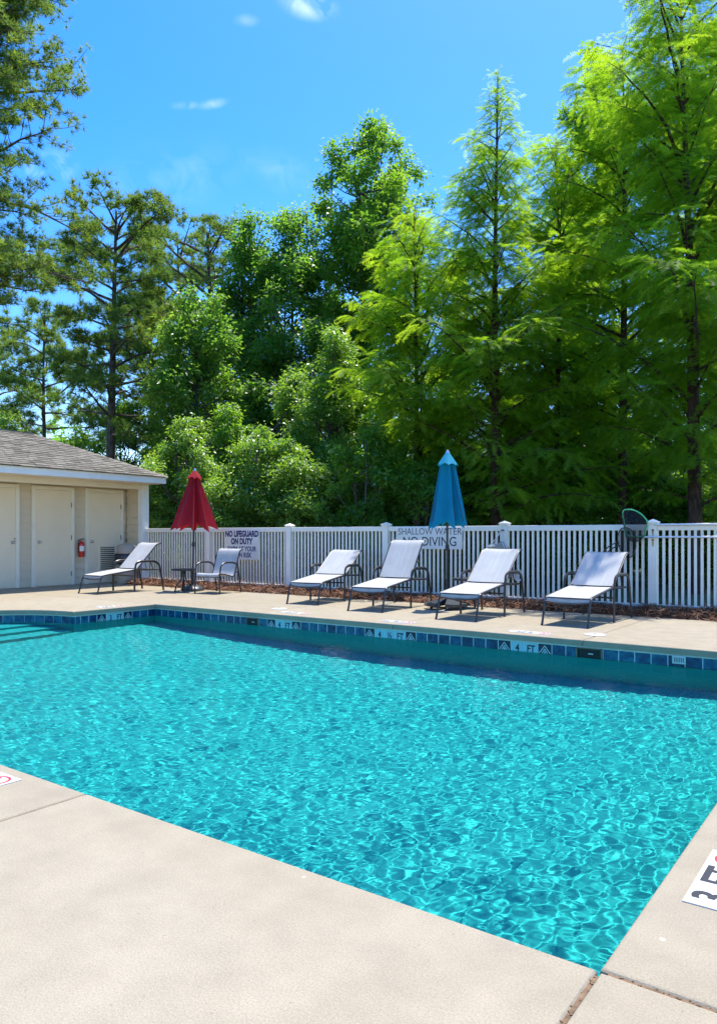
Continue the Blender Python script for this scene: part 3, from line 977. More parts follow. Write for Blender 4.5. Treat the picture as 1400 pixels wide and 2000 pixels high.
# shingle tabs on the front slope, course by course
sl_vec = Vector((-T_, 0, RZ - EZ1)); slope_len = sl_vec.length; pitch = math.atan2(RZ - EZ1, T_)
expo = .128; tabw = .24
tabs = {}
def tab_mesh(w):
    k = round(w, 2)
    if k not in tabs:
        mb = MB()
        mb.add([(0, -k / 2, 0), (0, k / 2, 0), (-expo - .05, k / 2, 0), (-expo - .05, -k / 2, 0),
                (0, -k / 2, .019), (0, k / 2, .019), (-expo - .05, k / 2, .004), (-expo - .05, -k / 2, .004)],
               [(0, 1, 5, 4), (4, 5, 6, 7), (0, 4, 7, 3), (1, 2, 6, 5)])
        tabs[k] = mb.mesh('shingle', M['shingle'])
    return tabs[k]
tab_list = []
rs = random.Random(3)
for c in range(int(slope_len / expo) + 1):
    s_ = c * expo
    if s_ > slope_len - .02: break
    frac = s_ / slope_len
    y_end = EY + .02 - T_ * frac - .04
    y = y_end - rs.uniform(0, .1)
    while y > 5.4:
        w = rs.choice((.16, .20, .24, .28, .34))
        px_ = EX + .045 - T_ * frac; pz_ = EZ1 + .014 + (RZ - EZ1) * frac
        tab_list.append((px_ - HX, y - w / 2 - HY, pz_, w - .006, rs.uniform(-.003, .004)))
        y -= w
tab_list.sort(key=lambda t: -t[1])
for k, (x, y, z, w, dz) in enumerate(tab_list):
    if k < 300:
        link_mesh('shingle', tab_mesh(w), roof_o, (x, y, z + dz), (0, pitch, 0))
rest = MB()
mrot = Matrix.Rotation(pitch, 3, 'Y')
for (x, y, z, w, dz) in tab_list[300:]:
    src = tab_mesh(w)
    rest.add([mrot @ v.co + Vector((x, y, z + dz)) for v in src.vertices], [tuple(p.vertices) for p in src.polygons])
o = rest.build('shingle_courses', M['shingle'], roof_o); o['kind'] = 'stuff'
# hip caps
hp0 = Vector((EX + .03, EY + .03, EZ1 + .012)); hp1 = Vector((EX - T_, EY - T_, RZ + .004))
cap = MB()
ncap = 22
for k in range(ncap):
    a = hp0.lerp(hp1, k / ncap); b_ = hp0.lerp(hp1, (k + 1.25) / ncap)
    side = Vector((.085, -.085, -.035)); side2 = Vector((-.085, .085, -.035)); up = Vector((0, 0, .022 - .0 * k))
    H_ = Vector((HX, HY, 0))
    cap.add([a + side + up - H_, a + up * 1.35 + Vector((0, 0, .008)) - H_, a + side2 + up - H_, b_ + side + up * .5 - H_, b_ + up * .6 + Vector((0, 0, .008)) - H_, b_ + side2 + up * .5 - H_],
            [(0, 3, 4, 1), (1, 4, 5, 2), (0, 1, 2)])
cap.build('hip_cap', M['shingle'], roof_o)
rc = MB().box((EX - T_ - HX, (EY - T_ + HL) / 2 - HY, RZ + .01), (.26, EY - T_ - HL, .03))
rc.build('ridge_cap', M['shingle'], roof_o)

# doors: leaf, frame, knob, hinges
def make_door(y0, y1, hinge_right, louvre=False, knob_mat=M['steel']):
    w = y1 - y0; yc = (y0 + y1) / 2
    X = FX - .005
    d = hb('door', (X, yc, 1.115), (.045, w, 2.19), M['door'], bev=.003)
    fr_ = MB()
    for yy in (y0 - .045, y1 + .045): fr_.bev((X + .004 - HX, yy - HY, 1.15), (.062, .085, 2.30), .006)
    fr_.bev((X + .004 - HX, yc - HY, 2.256), (.062, w - .002, .085), .006)
    fr_.build('door_frame', M['trim'], d)
    th_ = MB().box((X + .02 - HX, yc - HY, .010), (.09, w, .018)); th_.build('threshold', M['steel'], d)
    ky = y0 + .075 if hinge_right else y1 - .075
    kb = MB()
    kb.lathe([(.004, 0), (.033, 0), (.033, .008), (.012, .012), (.011, .040), (.028, .048), (.030, .062), (.020, .074), (.001, .076)], n=16)
    ko = kb.build('knob', knob_mat, d, smooth=True, loc=(X + .0225 - HX, ky - HY, 1.02), rot=(0, R(90), 0))
    hy = y1 + .004 if hinge_right else y0 - .004
    for hz in (.28, 1.12, 1.88):
        hg = MB().tube([(X + .034 - HX, hy - HY, hz - .055), (X + .034 - HX, hy - HY, hz + .055)], .010, 8)
        hg.build('hinge', M['hinge'], d)
    if louvre:
        ly0, ly1, lz0, lz1 = y0 + .30, y0 + .74, .30, .92
        bk = MB().box((X + .0235 - HX, (ly0 + ly1) / 2 - HY, (lz0 + lz1) / 2), (.003, ly1 - ly0, lz1 - lz0)); bk.build('vent_back', M['dark'], d)
        fm = MB()
        for yy in (ly0, ly1): fm.box((X + .030 - HX, yy - HY, (lz0 + lz1) / 2), (.018, .03, lz1 - lz0 + .03))
        for zz in (lz0, lz1): fm.box((X + .030 - HX, (ly0 + ly1) / 2 - HY, zz), (.017, ly1 - ly0 - .03, .03))
        fm.build('vent_frame', M['door'], d)
        sm = MB().box((0, 0, 0), (.030, ly1 - ly0 - .03, .006), Matrix.Rotation(R(42), 3, 'Y')).mesh('slat', M['door'])
        ns = 13
        for k in range(ns):
            link_mesh('slat', sm, d, (X + .036 - HX, (ly0 + ly1) / 2 - HY, lz0 + .03 + (lz1 - lz0 - .06) * k / (ns - 1)))
    return d
d1 = make_door(7.86, 8.80, False)
d2 = make_door(9.27, 10.15, True)
d3 = make_door(10.62, 11.52, True, louvre=True)
d1['label'] = 'flush cream door with a small sign, leftmost of the three'
d2['label'] = 'plain flush cream door between the other two'
d3['label'] = 'cream door with a louvred vent near its foot'
sg = MB().bev((FX + .022 - HX, 8.28 - HY, 1.62), (.008, .20, .24), .002); sg.build('door_sign', M['navy'], d1)
# deadbolt and latch plate on door one
lp = MB().box((FX + .020 - HX, 8.775 - HY, 1.10), (.006, .022, .03)); lp.box((FX + .020 - HX, 8.775 - HY, 1.04), (.006, .022, .03)); lp.build('latch_plate', M['hinge'], d1)

# ================================================================== fence
FY = 11.80
fence = tag(empty('picket_fence', (-8.0, FY, 0)), 'white vinyl picket fence with capped posts along the pool deck', 'fence')
posts_x = [-3.06 + 2.443 * k for k in (1, 0, -1, -2, -3, -4)]
post_me = MB().bev((0, 0, .67), (.127, .127, 1.34), .006).mesh('post', M['vinyl'])
cap_mb = MB().bev((0, 0, 1.352), (.142, .142, .022), .004)
cap_mb.bev((0, 0, 1.374), (.165, .165, .024), .004)
cap_mb.add([(-.078, -.078, 1.386), (.078, -.078, 1.386), (.078, .078, 1.386), (-.078, .078, 1.386), (0, 0, 1.426)], [(0, 1, 4), (1, 2, 4), (2, 3, 4), (3, 0, 4)])
cap_me = cap_mb.mesh('post_cap', M['vinyl'])
for x in posts_x:
    p = link_mesh('post', post_me, fence, (x + 8.0, 0, 0))
    link_mesh('post_cap', cap_me, p)
pk_me = MB().bev((0, 0, 0), (.0385, .022, 1.190), .002).mesh('picket', M['vinyl'])
spans = [(posts_x[k + 1], posts_x[k]) for k in range(len(posts_x) - 1)] + [(-15.08, posts_x[-1])]
rp = random.Random(9)
for (a, b_) in spans:
    a2, b2 = a + .0635, b_ - .0635
    if a < -15: a2 = a
    w = b2 - a2
    MB().bev(((a2 + b2) / 2 + 8, 0, 1.296), (w, .052, .090), .005).build('top_rail', M['vinyl'], fence)
    MB().bev(((a2 + b2) / 2 + 8, 0, .100), (w, .046, .060), .005).build('bottom_rail', M['vinyl'], fence)
    n = int(round(w / .0878)) - 1
    for k in range(n):
        x = a2 + w * (k + 1) / (n + 1)
        link_mesh('picket', pk_me, fence, (x + 8 + rp.uniform(-.0015, .0015), rp.uniform(-.001, .001), .670), (0, rp.uniform(-.002, .002), 0))
# rust bleeding from two old screws on the right post
rb = MB()
for z in (1.255, 1.105):
    rb.tube([(-3.06 + 8 + .01, -.0640, z), (-3.06 + 8 + .01, -.075, z)], .016, 10)
rb.build('hook_bolt', M['rust'], fence)
rs_ = MB()
for z, h in ((1.205, .07), (1.045, .08)):
    rs_.add([(4.94 - .008, -.0650, z + h / 2), (4.94 + .026, -.0650, z + h / 2), (4.94 + .018, -.0650, z - h / 2), (4.94 + .002, -.0650, z - h / 2)], [(0, 3, 2, 1)])
rs_.build('rust_stain', plain('rust_stain', (.55, .36, .16), .8, var=.3, scale=50), fence)

# ---- signs on the fence
def board(name, x0, x1, z0, z1, label, y=FY - .040):
    o = MB().bev((0, 0, (z1 - z0) / 2), (x1 - x0, .006, z1 - z0), .001).build(name, M['sign_white'])
    o.location = ((x0 + x1) / 2, y, z0)
    tag(o, label, 'sign')
    return o
def line(parent, s, size, z, mat, bold=.0, sx=1.0, dx=0.0):
    me = text_mesh('lettering', s, size, mat, bold=bold, sx=sx)
    me.transform(Matrix.Rotation(R(90), 4, 'X'))
    return link_mesh('lettering', me, parent, (dx, -.0045, z))
s1 = board('lifeguard_sign', -12.28, -11.24, .640, 1.290, 'cream pool sign with navy lettering on the fence behind the armchair')
line(s1, 'NO LIFEGUARD', .175, .560, M['navy'], .009, .82)
line(s1, 'ON DUTY', .175, .395, M['navy'], .009, .82)
line(s1, 'SWIM AT YOUR', .150, .230, M['navy'], .004, .82)
line(s1, 'OWN RISK', .150, .095, M['navy'], .004, .82)
s2 = board('shallow_water_sign', -7.66, -6.30, .925, 1.310, 'white no diving sign with black lettering behind the upright lounger')
line(s2, 'SHALLOW WATER', .172, .315, M['ink'], -.001, .93)
line(s2, 'NO DIVING', .235, .130, M['ink'], .001, .93)

# ================================================================== pool furniture
def sling_sheet(prof, half_w, th=.004, sag=.012, nx=8):
    """fabric strung between two side rails: prof is the (y, z) path"""
    mb = MB()
    n = len(prof)
    for sgn in (1, -1):
        for i, (y, z) in enumerate(prof):
            for k in range(nx + 1):
                u = -1 + 2 * k / nx
                t = Vector((prof[min(i + 1, n - 1)][0] - prof[max(i - 1, 0)][0], prof[min(i + 1, n - 1)][1] - prof[max(i - 1, 0)][1])).normalized()
                nrm = Vector((-t.y, t.x))
                off = -sag * (1 - u * u) * (0.25 + .75 * math.sin(math.pi * i / (n - 1))) + sgn * th / 2
                mb.v.append((u * half_w, y + nrm.x * off, z + nrm.y * off))
    A = n * (nx + 1)
    for i in range(n - 1):
        for k in range(nx):
            a = i * (nx + 1) + k
            mb.f.append((a, a + 1, a + nx + 2, a + nx + 1))
            mb.f.append((A + a, A + a + nx + 1, A + a + nx + 2, A + a + 1))
    for i in range(n - 1):
        for k in (0, nx):
            a = i * (nx + 1) + k
            q = (a, a + nx + 1, A + a + nx + 1, A + a)
            mb.f.append(q if k == 0 else q[::-1])
    for i in (0, n - 1):
        for k in range(nx):
            a = i * (nx + 1) + k
            q = (a, A + a, A + a + 1, a + 1)
            mb.f.append(q if i == 0 else q[::-1])
    return mb

def bez(p, n=6):
    """rounded polyline: corners replaced with short arcs"""
    p = [Vector(q) for q in p]
    out = [p[0]]
    for i in range(1, len(p) - 1):
        a, b_, c = p[i - 1], p[i], p[i + 1]
        d = min((a - b_).length, (c - b_).length) * .42
        s_, e = b_ + (a - b_).normalized() * d, b_ + (c - b_).normalized() * d
        for k in range(n + 1):
            t = k / n
            out.append(s_.lerp(b_, t).lerp(b_.lerp(e, t), t))
    out.append(p[-1])
    return out

def make_lounger(loc, rz, back_deg, label, back_len=.78):
    root = empty('chaise_lounge', loc, R(rz))
    tag(root, label, 'lounge chair', 'sling chaise lounges on the pool deck')
    hw = .300
    y_f, y_h = .10, .96                      # seat front edge, hinge
    z_f, z_h = .375, .470
    a = R(back_deg)
    ht = (y_h + back_len * math.cos(a), z_h + back_len * math.sin(a))
    # seat fabric, rolled over the front bar
    prof = [(y_f + .010, z_f - .075), (y_f + .004, z_f - .035), (y_f + .022, z_f - .006), (y_f + .06, z_f + .006)]
    for k in range(1, 9):
        t = k / 8
        prof.append((y_f + .06 + (y_h - .03 - y_f - .06) * t, z_f + .006 + (z_h - z_f - .006) * t))
    o = sling_sheet(prof, hw - .012, sag=.020).build('seat_sling', M['sling'], root, smooth=True); smooth_angle(o, 50)
    prof = []
    for k in range(9):
        t = .02 + .86 * k / 8
        prof.append((y_h + (ht[0] - y_h) * t, z_h + (ht[1] - z_h) * t + .006))
    dy, dz = math.cos(a), math.sin(a)
    # head roll curls back over the top bar
    c0 = prof[-1]
    for k in range(1, 7):
        b = a * (1 - .92 * k / 6)
        c0 = (c0[0] + .026 * math.cos(b), c0[1] + .026 * math.sin(b)); prof.append(c0)
    o = sling_sheet(prof, hw - .012, sag=.022).build('back_sling', M['sling'], root, smooth=True); smooth_angle(o, 50)
    tip = prof[-1]
    for s_ in (-1, 1):
        x = s_ * hw
        # front leg runs up and bends into the side rail
        leg = MB().tube(bez([(s_ * .305, 0.0, 0.0), (x, .085, .30), (x, .125, z_f - .012), (x, .25, z_f + .008)]), .0155, 8)
        smooth_angle(leg.build('front_leg', M['frame'], root))
        rl = MB().tube([(x, .25, z_f + .008), (x, y_h, z_h - .010), (x, 1.30, z_h - .026), (x, 1.50, z_h - .030)], .0155, 8)
        smooth_angle(rl.build('side_rail', M['frame'], root))
        br = MB().tube([(x, y_h, z_h - .004)] + [(x, q[0], q[1] - .012) for q in prof[4:]], .012, 8)
        smooth_angle(br.build('back_rail', M['frame'], root))
        # arm: front post, arched top and raked rear post in one flat bar
        xo = s_ * (hw + .050)
        arm = MB().tube(bez([(xo, .86, 0), (xo, .86, .42), (xo, .90, .60), (xo, 1.02, .635), (xo, 1.38, .628), (xo, 1.50, .56), (xo, 1.56, .30), (xo, 1.62, 0)], 5), .025, 8, flat=.55, up=(1, 0, 0))
        smooth_angle(arm.build('arm_frame', M['frame'], root))
        # stay bars that prop the back
        st = MB().tube([(x * .94, 1.40, z_h - .022), (x * .94, y_h + .42 * math.cos(a), z_h + .42 * math.sin(a) - .02)], .008, 6)
        st.tube([(x * .94, 1.22, z_h - .022), (x * .94, y_h + .30 * math.cos(a), z_h + .30 * math.sin(a) - .02)], .007, 6)
        smooth_angle(st.build('stay_bar', M['frame'], root))
        ln_ = MB().tube([(x, .87, .445), (xo, .87, .445)], .010, 6); ln_.tube([(x, 1.50, z_h - .030), (xo, 1.515, z_h - .030)], .010, 6)
        ln_.build('bracket', M['frame'], root)
        for yy in (.0, .86, 1.62):
            MB().lathe([(.018, 0), (.018, .018), (.014, .024)], (s_ * .305 if yy == 0 else xo, yy, 0), n=8).build('foot_cap', M['black'], root)
    cb = MB().tube([(-hw, .088, .312), (-.10, .088 + .006, .288), (.10, .094, .288), (hw, .088, .312)], .012, 8)
    smooth_angle(cb.build('front_bar', M['frame'], root))
    cb = MB().tube([(-hw, y_f + .02, z_f - .015), (hw, y_f + .02, z_f - .015)], .010, 8); cb.build('seat_bar', M['frame'], root)
    cb = MB().tube([(-hw - .05, .875, .330), (hw + .05, .875, .330)], .012, 8); cb.build('cross_bar', M['frame'], root)
    cb = MB().tube([(-hw, 1.50, z_h - .030), (hw, 1.50, z_h - .030)], .011, 8); cb.build('rear_bar', M['frame'], root)
    cb = MB().tube([(-hw, tip[0], tip[1] - .012), (hw, tip[0], tip[1] - .012)], .011, 8); cb.build('head_bar', M['frame'], root)
    return root
loungers = [
    ((-3.50, 9.28, 0), -1.0, 37, 'white sling lounge chair nearest the right edge, beside the leaf net'),
    ((-4.96, 9.07, 0), 2.0, 40, 'white sling lounge chair in front of the post hung with rope'),
    ((-6.66, 9.30, 0), 5.0, 54, 'white sling lounge chair with its back set highest, covering the shallow water sign'),
    ((-8.20, 9.63, 0), 9.0, 34, 'white sling lounge chair with the lowest back, between the two fence signs'),
    ((-13.14, 8.85, 0), 1.0, 45, 'white sling lounge chair standing before the pool house'),
]
for (loc, rz, bd, lab) in loungers: make_lounger(loc, rz, bd, lab)

def make_armchair(loc, rz):
    root = empty('patio_armchair', loc, R(rz))
    tag(root, 'low white sling armchair with black frame beside the red umbrella', 'armchair')
    hw = .285
    prof = [(.02, .340), (.012, .372), (.035, .402), (.08, .412), (.20, .402), (.34, .372), (.46, .348), (.505, .352), (.535, .385),
            (.565, .46), (.60, .56), (.635, .66), (.668, .76), (.70, .835), (.735, .878), (.78, .895), (.80, .895)]
    o = sling_sheet(prof, hw - .012, sag=.012).build('sling', M['sling'], root, smooth=True); smooth_angle(o, 60)
    for s_ in (-1, 1):
        x = s_ * hw; xo = s_ * (hw + .03)
        rl = MB().tube([(x, q[0], q[1] - .010) for q in prof[2:]], .012, 8); smooth_angle(rl.build('side_rail', M['frame'], root))
        arm = MB().tube(bez([(xo, .02, 0), (xo, .02, .34), (xo, .05, .56), (xo, .17, .625), (xo, .45, .625), (xo, .60, .575), (xo, .65, .32), (xo, .71, 0)], 5), .019, 8, flat=.6, up=(1, 0, 0))
        smooth_angle(arm.build('arm_frame', M['frame'], root))
        br = MB().tube([(x, .035, .385), (xo, .03, .385)], .010, 6); br.tube([(x, .545, .42), (xo, .63, .42)], .010, 6); br.build('bracket', M['frame'], root)
        for yy in (.02, .71): MB().lathe([(.018, 0), (.018, .018), (.014, .024)], (xo, yy, 0), n=8).build('foot_cap', M['black'], root)
    cb = MB().tube([(-hw - .03, .03, .340), (hw + .03, .03, .340)], .013, 8); cb.build('front_bar', M['frame'], root)
    cb = MB().tube([(-hw - .03, .68, .14), (hw + .03, .68, .14)], .011, 8); cb.build('rear_bar', M['frame'], root)
    return root
make_armchair((-11.25, 10.27, 0), 8)

def make_table(loc, rz, label):
    root = empty('side_table', loc, R(rz))
    tag(root, label, 'side table', 'round black side tables')
    tp = MB().lathe([(.001, .445), (.235, .445), (.250, .452), (.252, .470), (.245, .480), (.001, .482)], n=28)
    smooth_angle(tp.build('table_top', M['black'], root))
    for k in range(4):
        a = R(45 + 90 * k); c, s_ = math.cos(a), math.sin(a)
        pts = bez([(.03 * c, .03 * s_, .445), (.045 * c, .045 * s_, .25), (.15 * c, .15 * s_, .14), (.175 * c, .175 * s_, 0)], 5)
        smooth_angle(MB().tube(pts, .015, 8).build('leg', M['black'], root))
    rg = MB().tube([(.055 * math.cos(2 * math.pi * k / 16), .055 * math.sin(2 * math.pi * k / 16), .25) for k in range(16)], .007, 6, closed=True)
    rg.build('ring', M['black'], root)
    return root
make_table((-12.02, 10.34, 0), 10, 'round black side table beside the red umbrella pole')
make_table((-5.72, 10.86, 0), 25, 'black side table behind the blue umbrella stand')

def canopy(R_top, R_bot, z_top, z_bot, ribs, fold_top, fold_bot, seed, rib_jit, drop=.05, per=8, nz=18, twist=0.0, hem_up=.14):
    r = random.Random(seed)
    angs = [2 * math.pi * k / ribs + r.uniform(-rib_jit, rib_jit) for k in range(ribs)]
    rr_ = [1 + r.uniform(-.14, .12) for _ in range(ribs)]
    dp = [r.uniform(.4, 1.2) for _ in range(ribs)]
    vy = [r.uniform(.75, 1.15) for _ in range(ribs)]
    mb = MB(); nphi = ribs * per
    lay = []
    for i in range(nz + 1):
        t = i / nz
        for k in range(ribs):
            a0, a1 = angs[k], angs[(k + 1) % ribs] + (2 * math.pi if k == ribs - 1 else 0)
            for q in range(per):
                u = q / per
                ang = a0 + (a1 - a0) * u + twist * t
                rib_r = (rr_[k] * (1 - u) + rr_[(k + 1) % ribs] * u - 1) * t + 1
                sag = math.sin(math.pi * u) ** .8
                fold = (fold_top + (fold_bot - fold_top) * t ** .8) * vy[k]
                Rz = R_top + (R_bot - R_top) * (t ** 1.06)
                rad = Rz * rib_r * (1 - fold * sag)
                hem = z_bot - drop * (dp[k] * (1 - u) + dp[(k + 1) % ribs] * u) + sag * hem_up * vy[k]
                z = z_top + (hem - z_top) * t
                mb.v.append((rad * math.cos(ang), rad * math.sin(ang), z))
    for i in range(nz):
        for k in range(nphi):
            k2 = (k + 1) % nphi
            mb.f.append((i * nphi + k, (i + 1) * nphi + k, (i + 1) * nphi + k2, i * nphi + k2))
    return mb, angs, rr_

def make_umbrella(loc, tilt, cloth, label, R_top, R_bot, z_top, z_bot, cap_r, cap_h, z_fin, folds, seed, lay_rot=0.0, pole_mat=None):
    root = empty('patio_umbrella', loc)
    root.rotation_euler = (tilt[0], tilt[1], lay_rot)
    tag(root, label, 'umbrella')
    pm = pole_mat or M['frame']
    smooth_angle(MB().tube([(0, 0, .12), (0, 0, z_fin - .03)], .019, 12).build('pole', pm, root))
    mb, angs, rr_ = canopy(R_top, R_bot, z_top, z_bot, 8, folds[0], folds[1], seed, .30, drop=.09)
    smooth_angle(mb.build('canopy', cloth, root), 28)
    cp, _, _ = canopy(.035, cap_r, z_fin - .035, z_fin - .035 - cap_h, 8, .02, .16, seed + 3, .06, drop=.012, per=8, nz=6, hem_up=.035)
    smooth_angle(cp.build('vent_cap', cloth, root), 50)
    for a, q in zip(angs, rr_):
        c, s_ = math.cos(a), math.sin(a)
        rb_ = MB().tube([(R_top * .55 * c, R_top * .55 * s_, z_top), (R_bot * .93 * q * c, R_bot * .93 * q * s_, z_bot + .03)], .006, 5)
        rb_.build('rib', pm, root)
    smooth_angle(MB().lathe([(.001, z_fin + .02), (.018, z_fin + .012), (.026, z_fin - .01), (.036, z_fin - .03), (.036, z_fin - .04)], n=14).build('finial', M['alu'], root))
    ck = MB().lathe([(.026, -.05), (.032, -.045), (.032, .045), (.026, .05)], (0, 0, .98), n=14)
    ck.tube(bez([(0, -.03, .98), (0, -.075, .98), (0, -.075, .90)]), .006, 6)
    ck.build('crank', M['black'], root)
    tube_ = MB().tube([(0, 0, .10), (0, 0, .42)], .026, 12); smooth_angle(tube_.build('lower_sleeve', M['black'], root))
    return root
make_umbrella((-12.20, 10.74, 0), (R(.5), R(2.3)), M['red_cloth'], 'half folded dark red patio umbrella on a black pole', .085, .56, 2.44, 1.34, .165, .17, 2.58, (.55, .52), 21, 0.0, M['black'])
make_umbrella((-5.90, 10.50, 0), (0, R(.2)), M['blue_cloth'], 'folded bright blue patio umbrella in a cross base', .115, .345, 2.38, 1.36, .185, .20, 2.53, (.55, .62), 34, 0.6)
ub = tag(empty('umbrella_base', (-12.20, 10.74, 0)), 'domed dark umbrella base under the red umbrella', 'umbrella base')
dm = MB().lathe([(.25, 0), (.25, .02), (.235, .045), (.19, .085), (.12, .115), (.05, .130), (.032, .135)], n=32)
smooth_angle(dm.build('dome', M['granite'], ub))
MB().tube([(0, 0, .12), (0, 0, .46)], .030, 12).build('socket', M['black'], ub)
tk = MB().tube([(.03, 0, .36), (.065, 0, .36)], .007, 6); tk.lathe([(.018, -.01), (.018, .01)], (.07, 0, .36), n=8); tk.build('lock_knob', M['black'], ub)
cbz = tag(empty('cross_umbrella_base', (-5.90, 10.50, 0), R(12)), 'black cross shaped umbrella base on short feet under the blue umbrella', 'umbrella base')
for k in range(4):
    a = R(90 * k + 45)
    m3 = Matrix.Rotation(a, 3, 'Z')
    w = MB()
    # each quarter plate slopes down to its outer edge
    w.add([m3 @ Vector(p) for p in ((.02, -.012, .16), (.31, -.20, .095), (.36, 0, .09), (.31, .20, .095), (.02, .012, .16),
                                    (.02, -.012, .06), (.31, -.20, .05), (.36, 0, .05), (.31, .20, .05), (.02, .012, .06))],
          [(0, 1, 2), (0, 2, 4), (4, 2, 3), (0, 5, 6, 1), (1, 6, 7, 2), (2, 7, 8, 3), (3, 8, 9, 4), (5, 9, 7), (5, 7, 6), (9, 8, 7)])
    w.build('weight_plate', M['granite'], cbz)
    f = m3 @ Vector((.28, 0, 0)); MB().lathe([(.020, 0), (.024, .03), (.024, .055)], tuple(f), n=10).build('foot', M['black'], cbz)
MB().tube([(0, 0, .05), (0, 0, .48)], .030, 12).build('socket', M['black'], cbz)

# ---- fire extinguisher on the wall between the last two doors
ex = tag(empty('fire_extinguisher', (FX + .075, 10.385, .66)), 'red fire extinguisher hung between the last two doors', 'extinguisher')
smooth_angle(MB().lathe([(.001, 0), (.062, .003), (.066, .012), (.066, .30), (.058, .335), (.034, .362), (.020, .375), (.020, .39)], n=24).build('cylinder', M['ext_red'], ex))
lb = MB()
for k in range(10):
    a0, a1 = (R(-70 + 14 * q) for q in (k, k + 1))
    lb.add([(.0672 * math.cos(a), .0672 * math.sin(a), z) for a in (a0, a1) for z in (.14, .26)], [(0, 2, 3, 1)])
lb.build('paper_label', M['sign_white'], ex)
vl = MB().lathe([(.018, .385), (.018, .42), (.012, .43)], n=12); vl.box((.03, 0, .432), (.11, .022, .010), Matrix.Rotation(R(-12), 3, 'Y')); vl.box((.03, 0, .410), (.10, .022, .008), Matrix.Rotation(R(10), 3, 'Y'))
vl.build('valve_handle', M['black'], ex)
gg = MB().lathe([(.001, 0), (.016, 0), (.016, .012)], n=12); gg.build('gauge', M['skimmer'], ex, loc=(.02, .0, .402), rot=(0, R(90), 0))
smooth_angle(MB().tube(bez([(0, -.015, .405), (0, -.075, .40), (.0, -.088, .28), (.0, -.078, .10)]), .011, 8).build('hose', M['black'], ex))
MB().box((-.045, 0, .30), (.060, .03, .12)).build('bracket', M['steel'], ex)

# ---- trash can in the corner of the porch
tc_ = tag(empty('trash_can', (-15.20, 11.30, 0), R(-38)), 'tan trash can with domed lid and dark bag in the porch corner', 'trash can')
smooth_angle(MB().lathe([(.001, 0), (.205, 0), (.225, .02), (.245, .68), (.250, .70)], n=28).build('body', M['can'], tc_))
rg = []
bgm = MB().lathe([(.252, .52), (.264, .49), (.274, .54), (.278, .68), (.268, .725), (.245, .732)], n=44)
rb_ = random.Random(2)
bgm.v = [(x * (1 + rb_.uniform(-.018, .022)), y * (1 + rb_.uniform(-.018, .022)), z + (rb_.uniform(-.05, .01) if z < .55 else rb_.uniform(-.006, .006))) for x, y, z in bgm.v]
smooth_angle(bgm.build('bag_rim', M['bag'], tc_), 70)
# lid: dome with a flap opening towards the deck
smooth_angle(MB().lathe([(.252, .734), (.258, .75), (.252, .82), (.230, .89), (.17, .945), (.09, .970), (.001, .976)], n=28).build('lid', M['can'], tc_))
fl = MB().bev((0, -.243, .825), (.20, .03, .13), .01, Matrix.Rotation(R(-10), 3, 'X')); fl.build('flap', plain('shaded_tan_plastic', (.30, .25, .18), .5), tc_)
fr_ = MB()
for p, d_ in (((0, -.240, .897), (.25, .03, .018)), ((0, -.262, .752), (.25, .03, .018)), ((-.115, -.245, .825), (.018, .05, .14)), ((.115, -.245, .825), (.018, .05, .14))): fr_.bev(p, d_, .004)
fr_.build('flap_frame', M['can'], tc_)

# ---- skimmer lids and depth markers on the deck
def skim_lid(x, y, label):
    o = tag(empty('skimmer_lid', (x, y, 0)), label, 'skimmer lid', 'round skimmer lids in the deck')
    smooth_angle(MB().lathe([(.125, .001), (.125, .006), (.116, .009)], n=32).build('ring', M['skimmer'], o))
    smooth_angle(MB().lathe([(.001, .011), (.103, .011), (.109, .008), (.109, .002)], n=32, caps=False).build('cover', M['skimmer'], o))
    MB().tube([(-.02, 0, .010), (.02, 0, .010)], .006, 6).build('finger_grip', M['dark'], o)
skim_lid(-8.02, 8.86, 'round white skimmer lid near the left depth marking, before the low lounger')
skim_lid(-2.93, 8.76, 'round white skimmer lid in the deck near the right lounger')

def marker(x, y, w, d, rz, texts, label, circ=None, group=None):
    o = tag(empty('depth_marker', (x, y, 0), R(rz)), label, 'pool marker', group)
    MB().bev((0, 0, .0025), (w, d, .005), .001).build('plate', M['marker'], o)
    for (s_, size, dx, dyv, mat, sx_, bold) in texts:
        me = text_mesh('lettering', s_, size, mat, bold=bold, sx=sx_)
        link_mesh('lettering', me, o, (dx, dyv, .0062))
    if circ:
        cx_, cy_, r_ = circ
        rg_ = MB(); n = 28
        for k in range(n):
            a0, a1 = 2 * math.pi * k / n, 2 * math.pi * (k + 1) / n
            rg_.add([(cx_ + q * math.cos(a), cy_ + q * math.sin(a), .0066) for a in (a0, a1) for q in (r_, r_ * .80)], [(0, 2, 3, 1)])
        a = Vector((math.cos(R(135)), math.sin(R(135)), 0)); nrm = Vector((a.y, -a.x, 0)) * r_ * .09
        b0, b1 = Vector((cx_, cy_, .0066)) + a * r_ * .85, Vector((cx_, cy_, .0066)) - a * r_ * .85
        rg_.add([b0 - nrm, b0 + nrm, b1 + nrm, b1 - nrm], [(0, 1, 2, 3)])
        rg_.build('no_diving_symbol', M['red_print'], o)
        # small swimmer figure: head and body strokes
        fg = MB()
        fg.lathe([(r_ * .13, 0), (r_ * .13, .0002)], (cx_ + r_ * .25, cy_ + r_ * .15, .0056), n=10)
        fg.tube([(cx_ - r_ * .45, cy_ + r_ * .32, .0054), (cx_ + r_ * .1, cy_ + r_ * .02, .0054), (cx_ + r_ * .45, cy_ - r_ * .3, .0054)], r_ * .07, 5, flat=.12)
        fg.build('diver_figure', M['ink'], o)
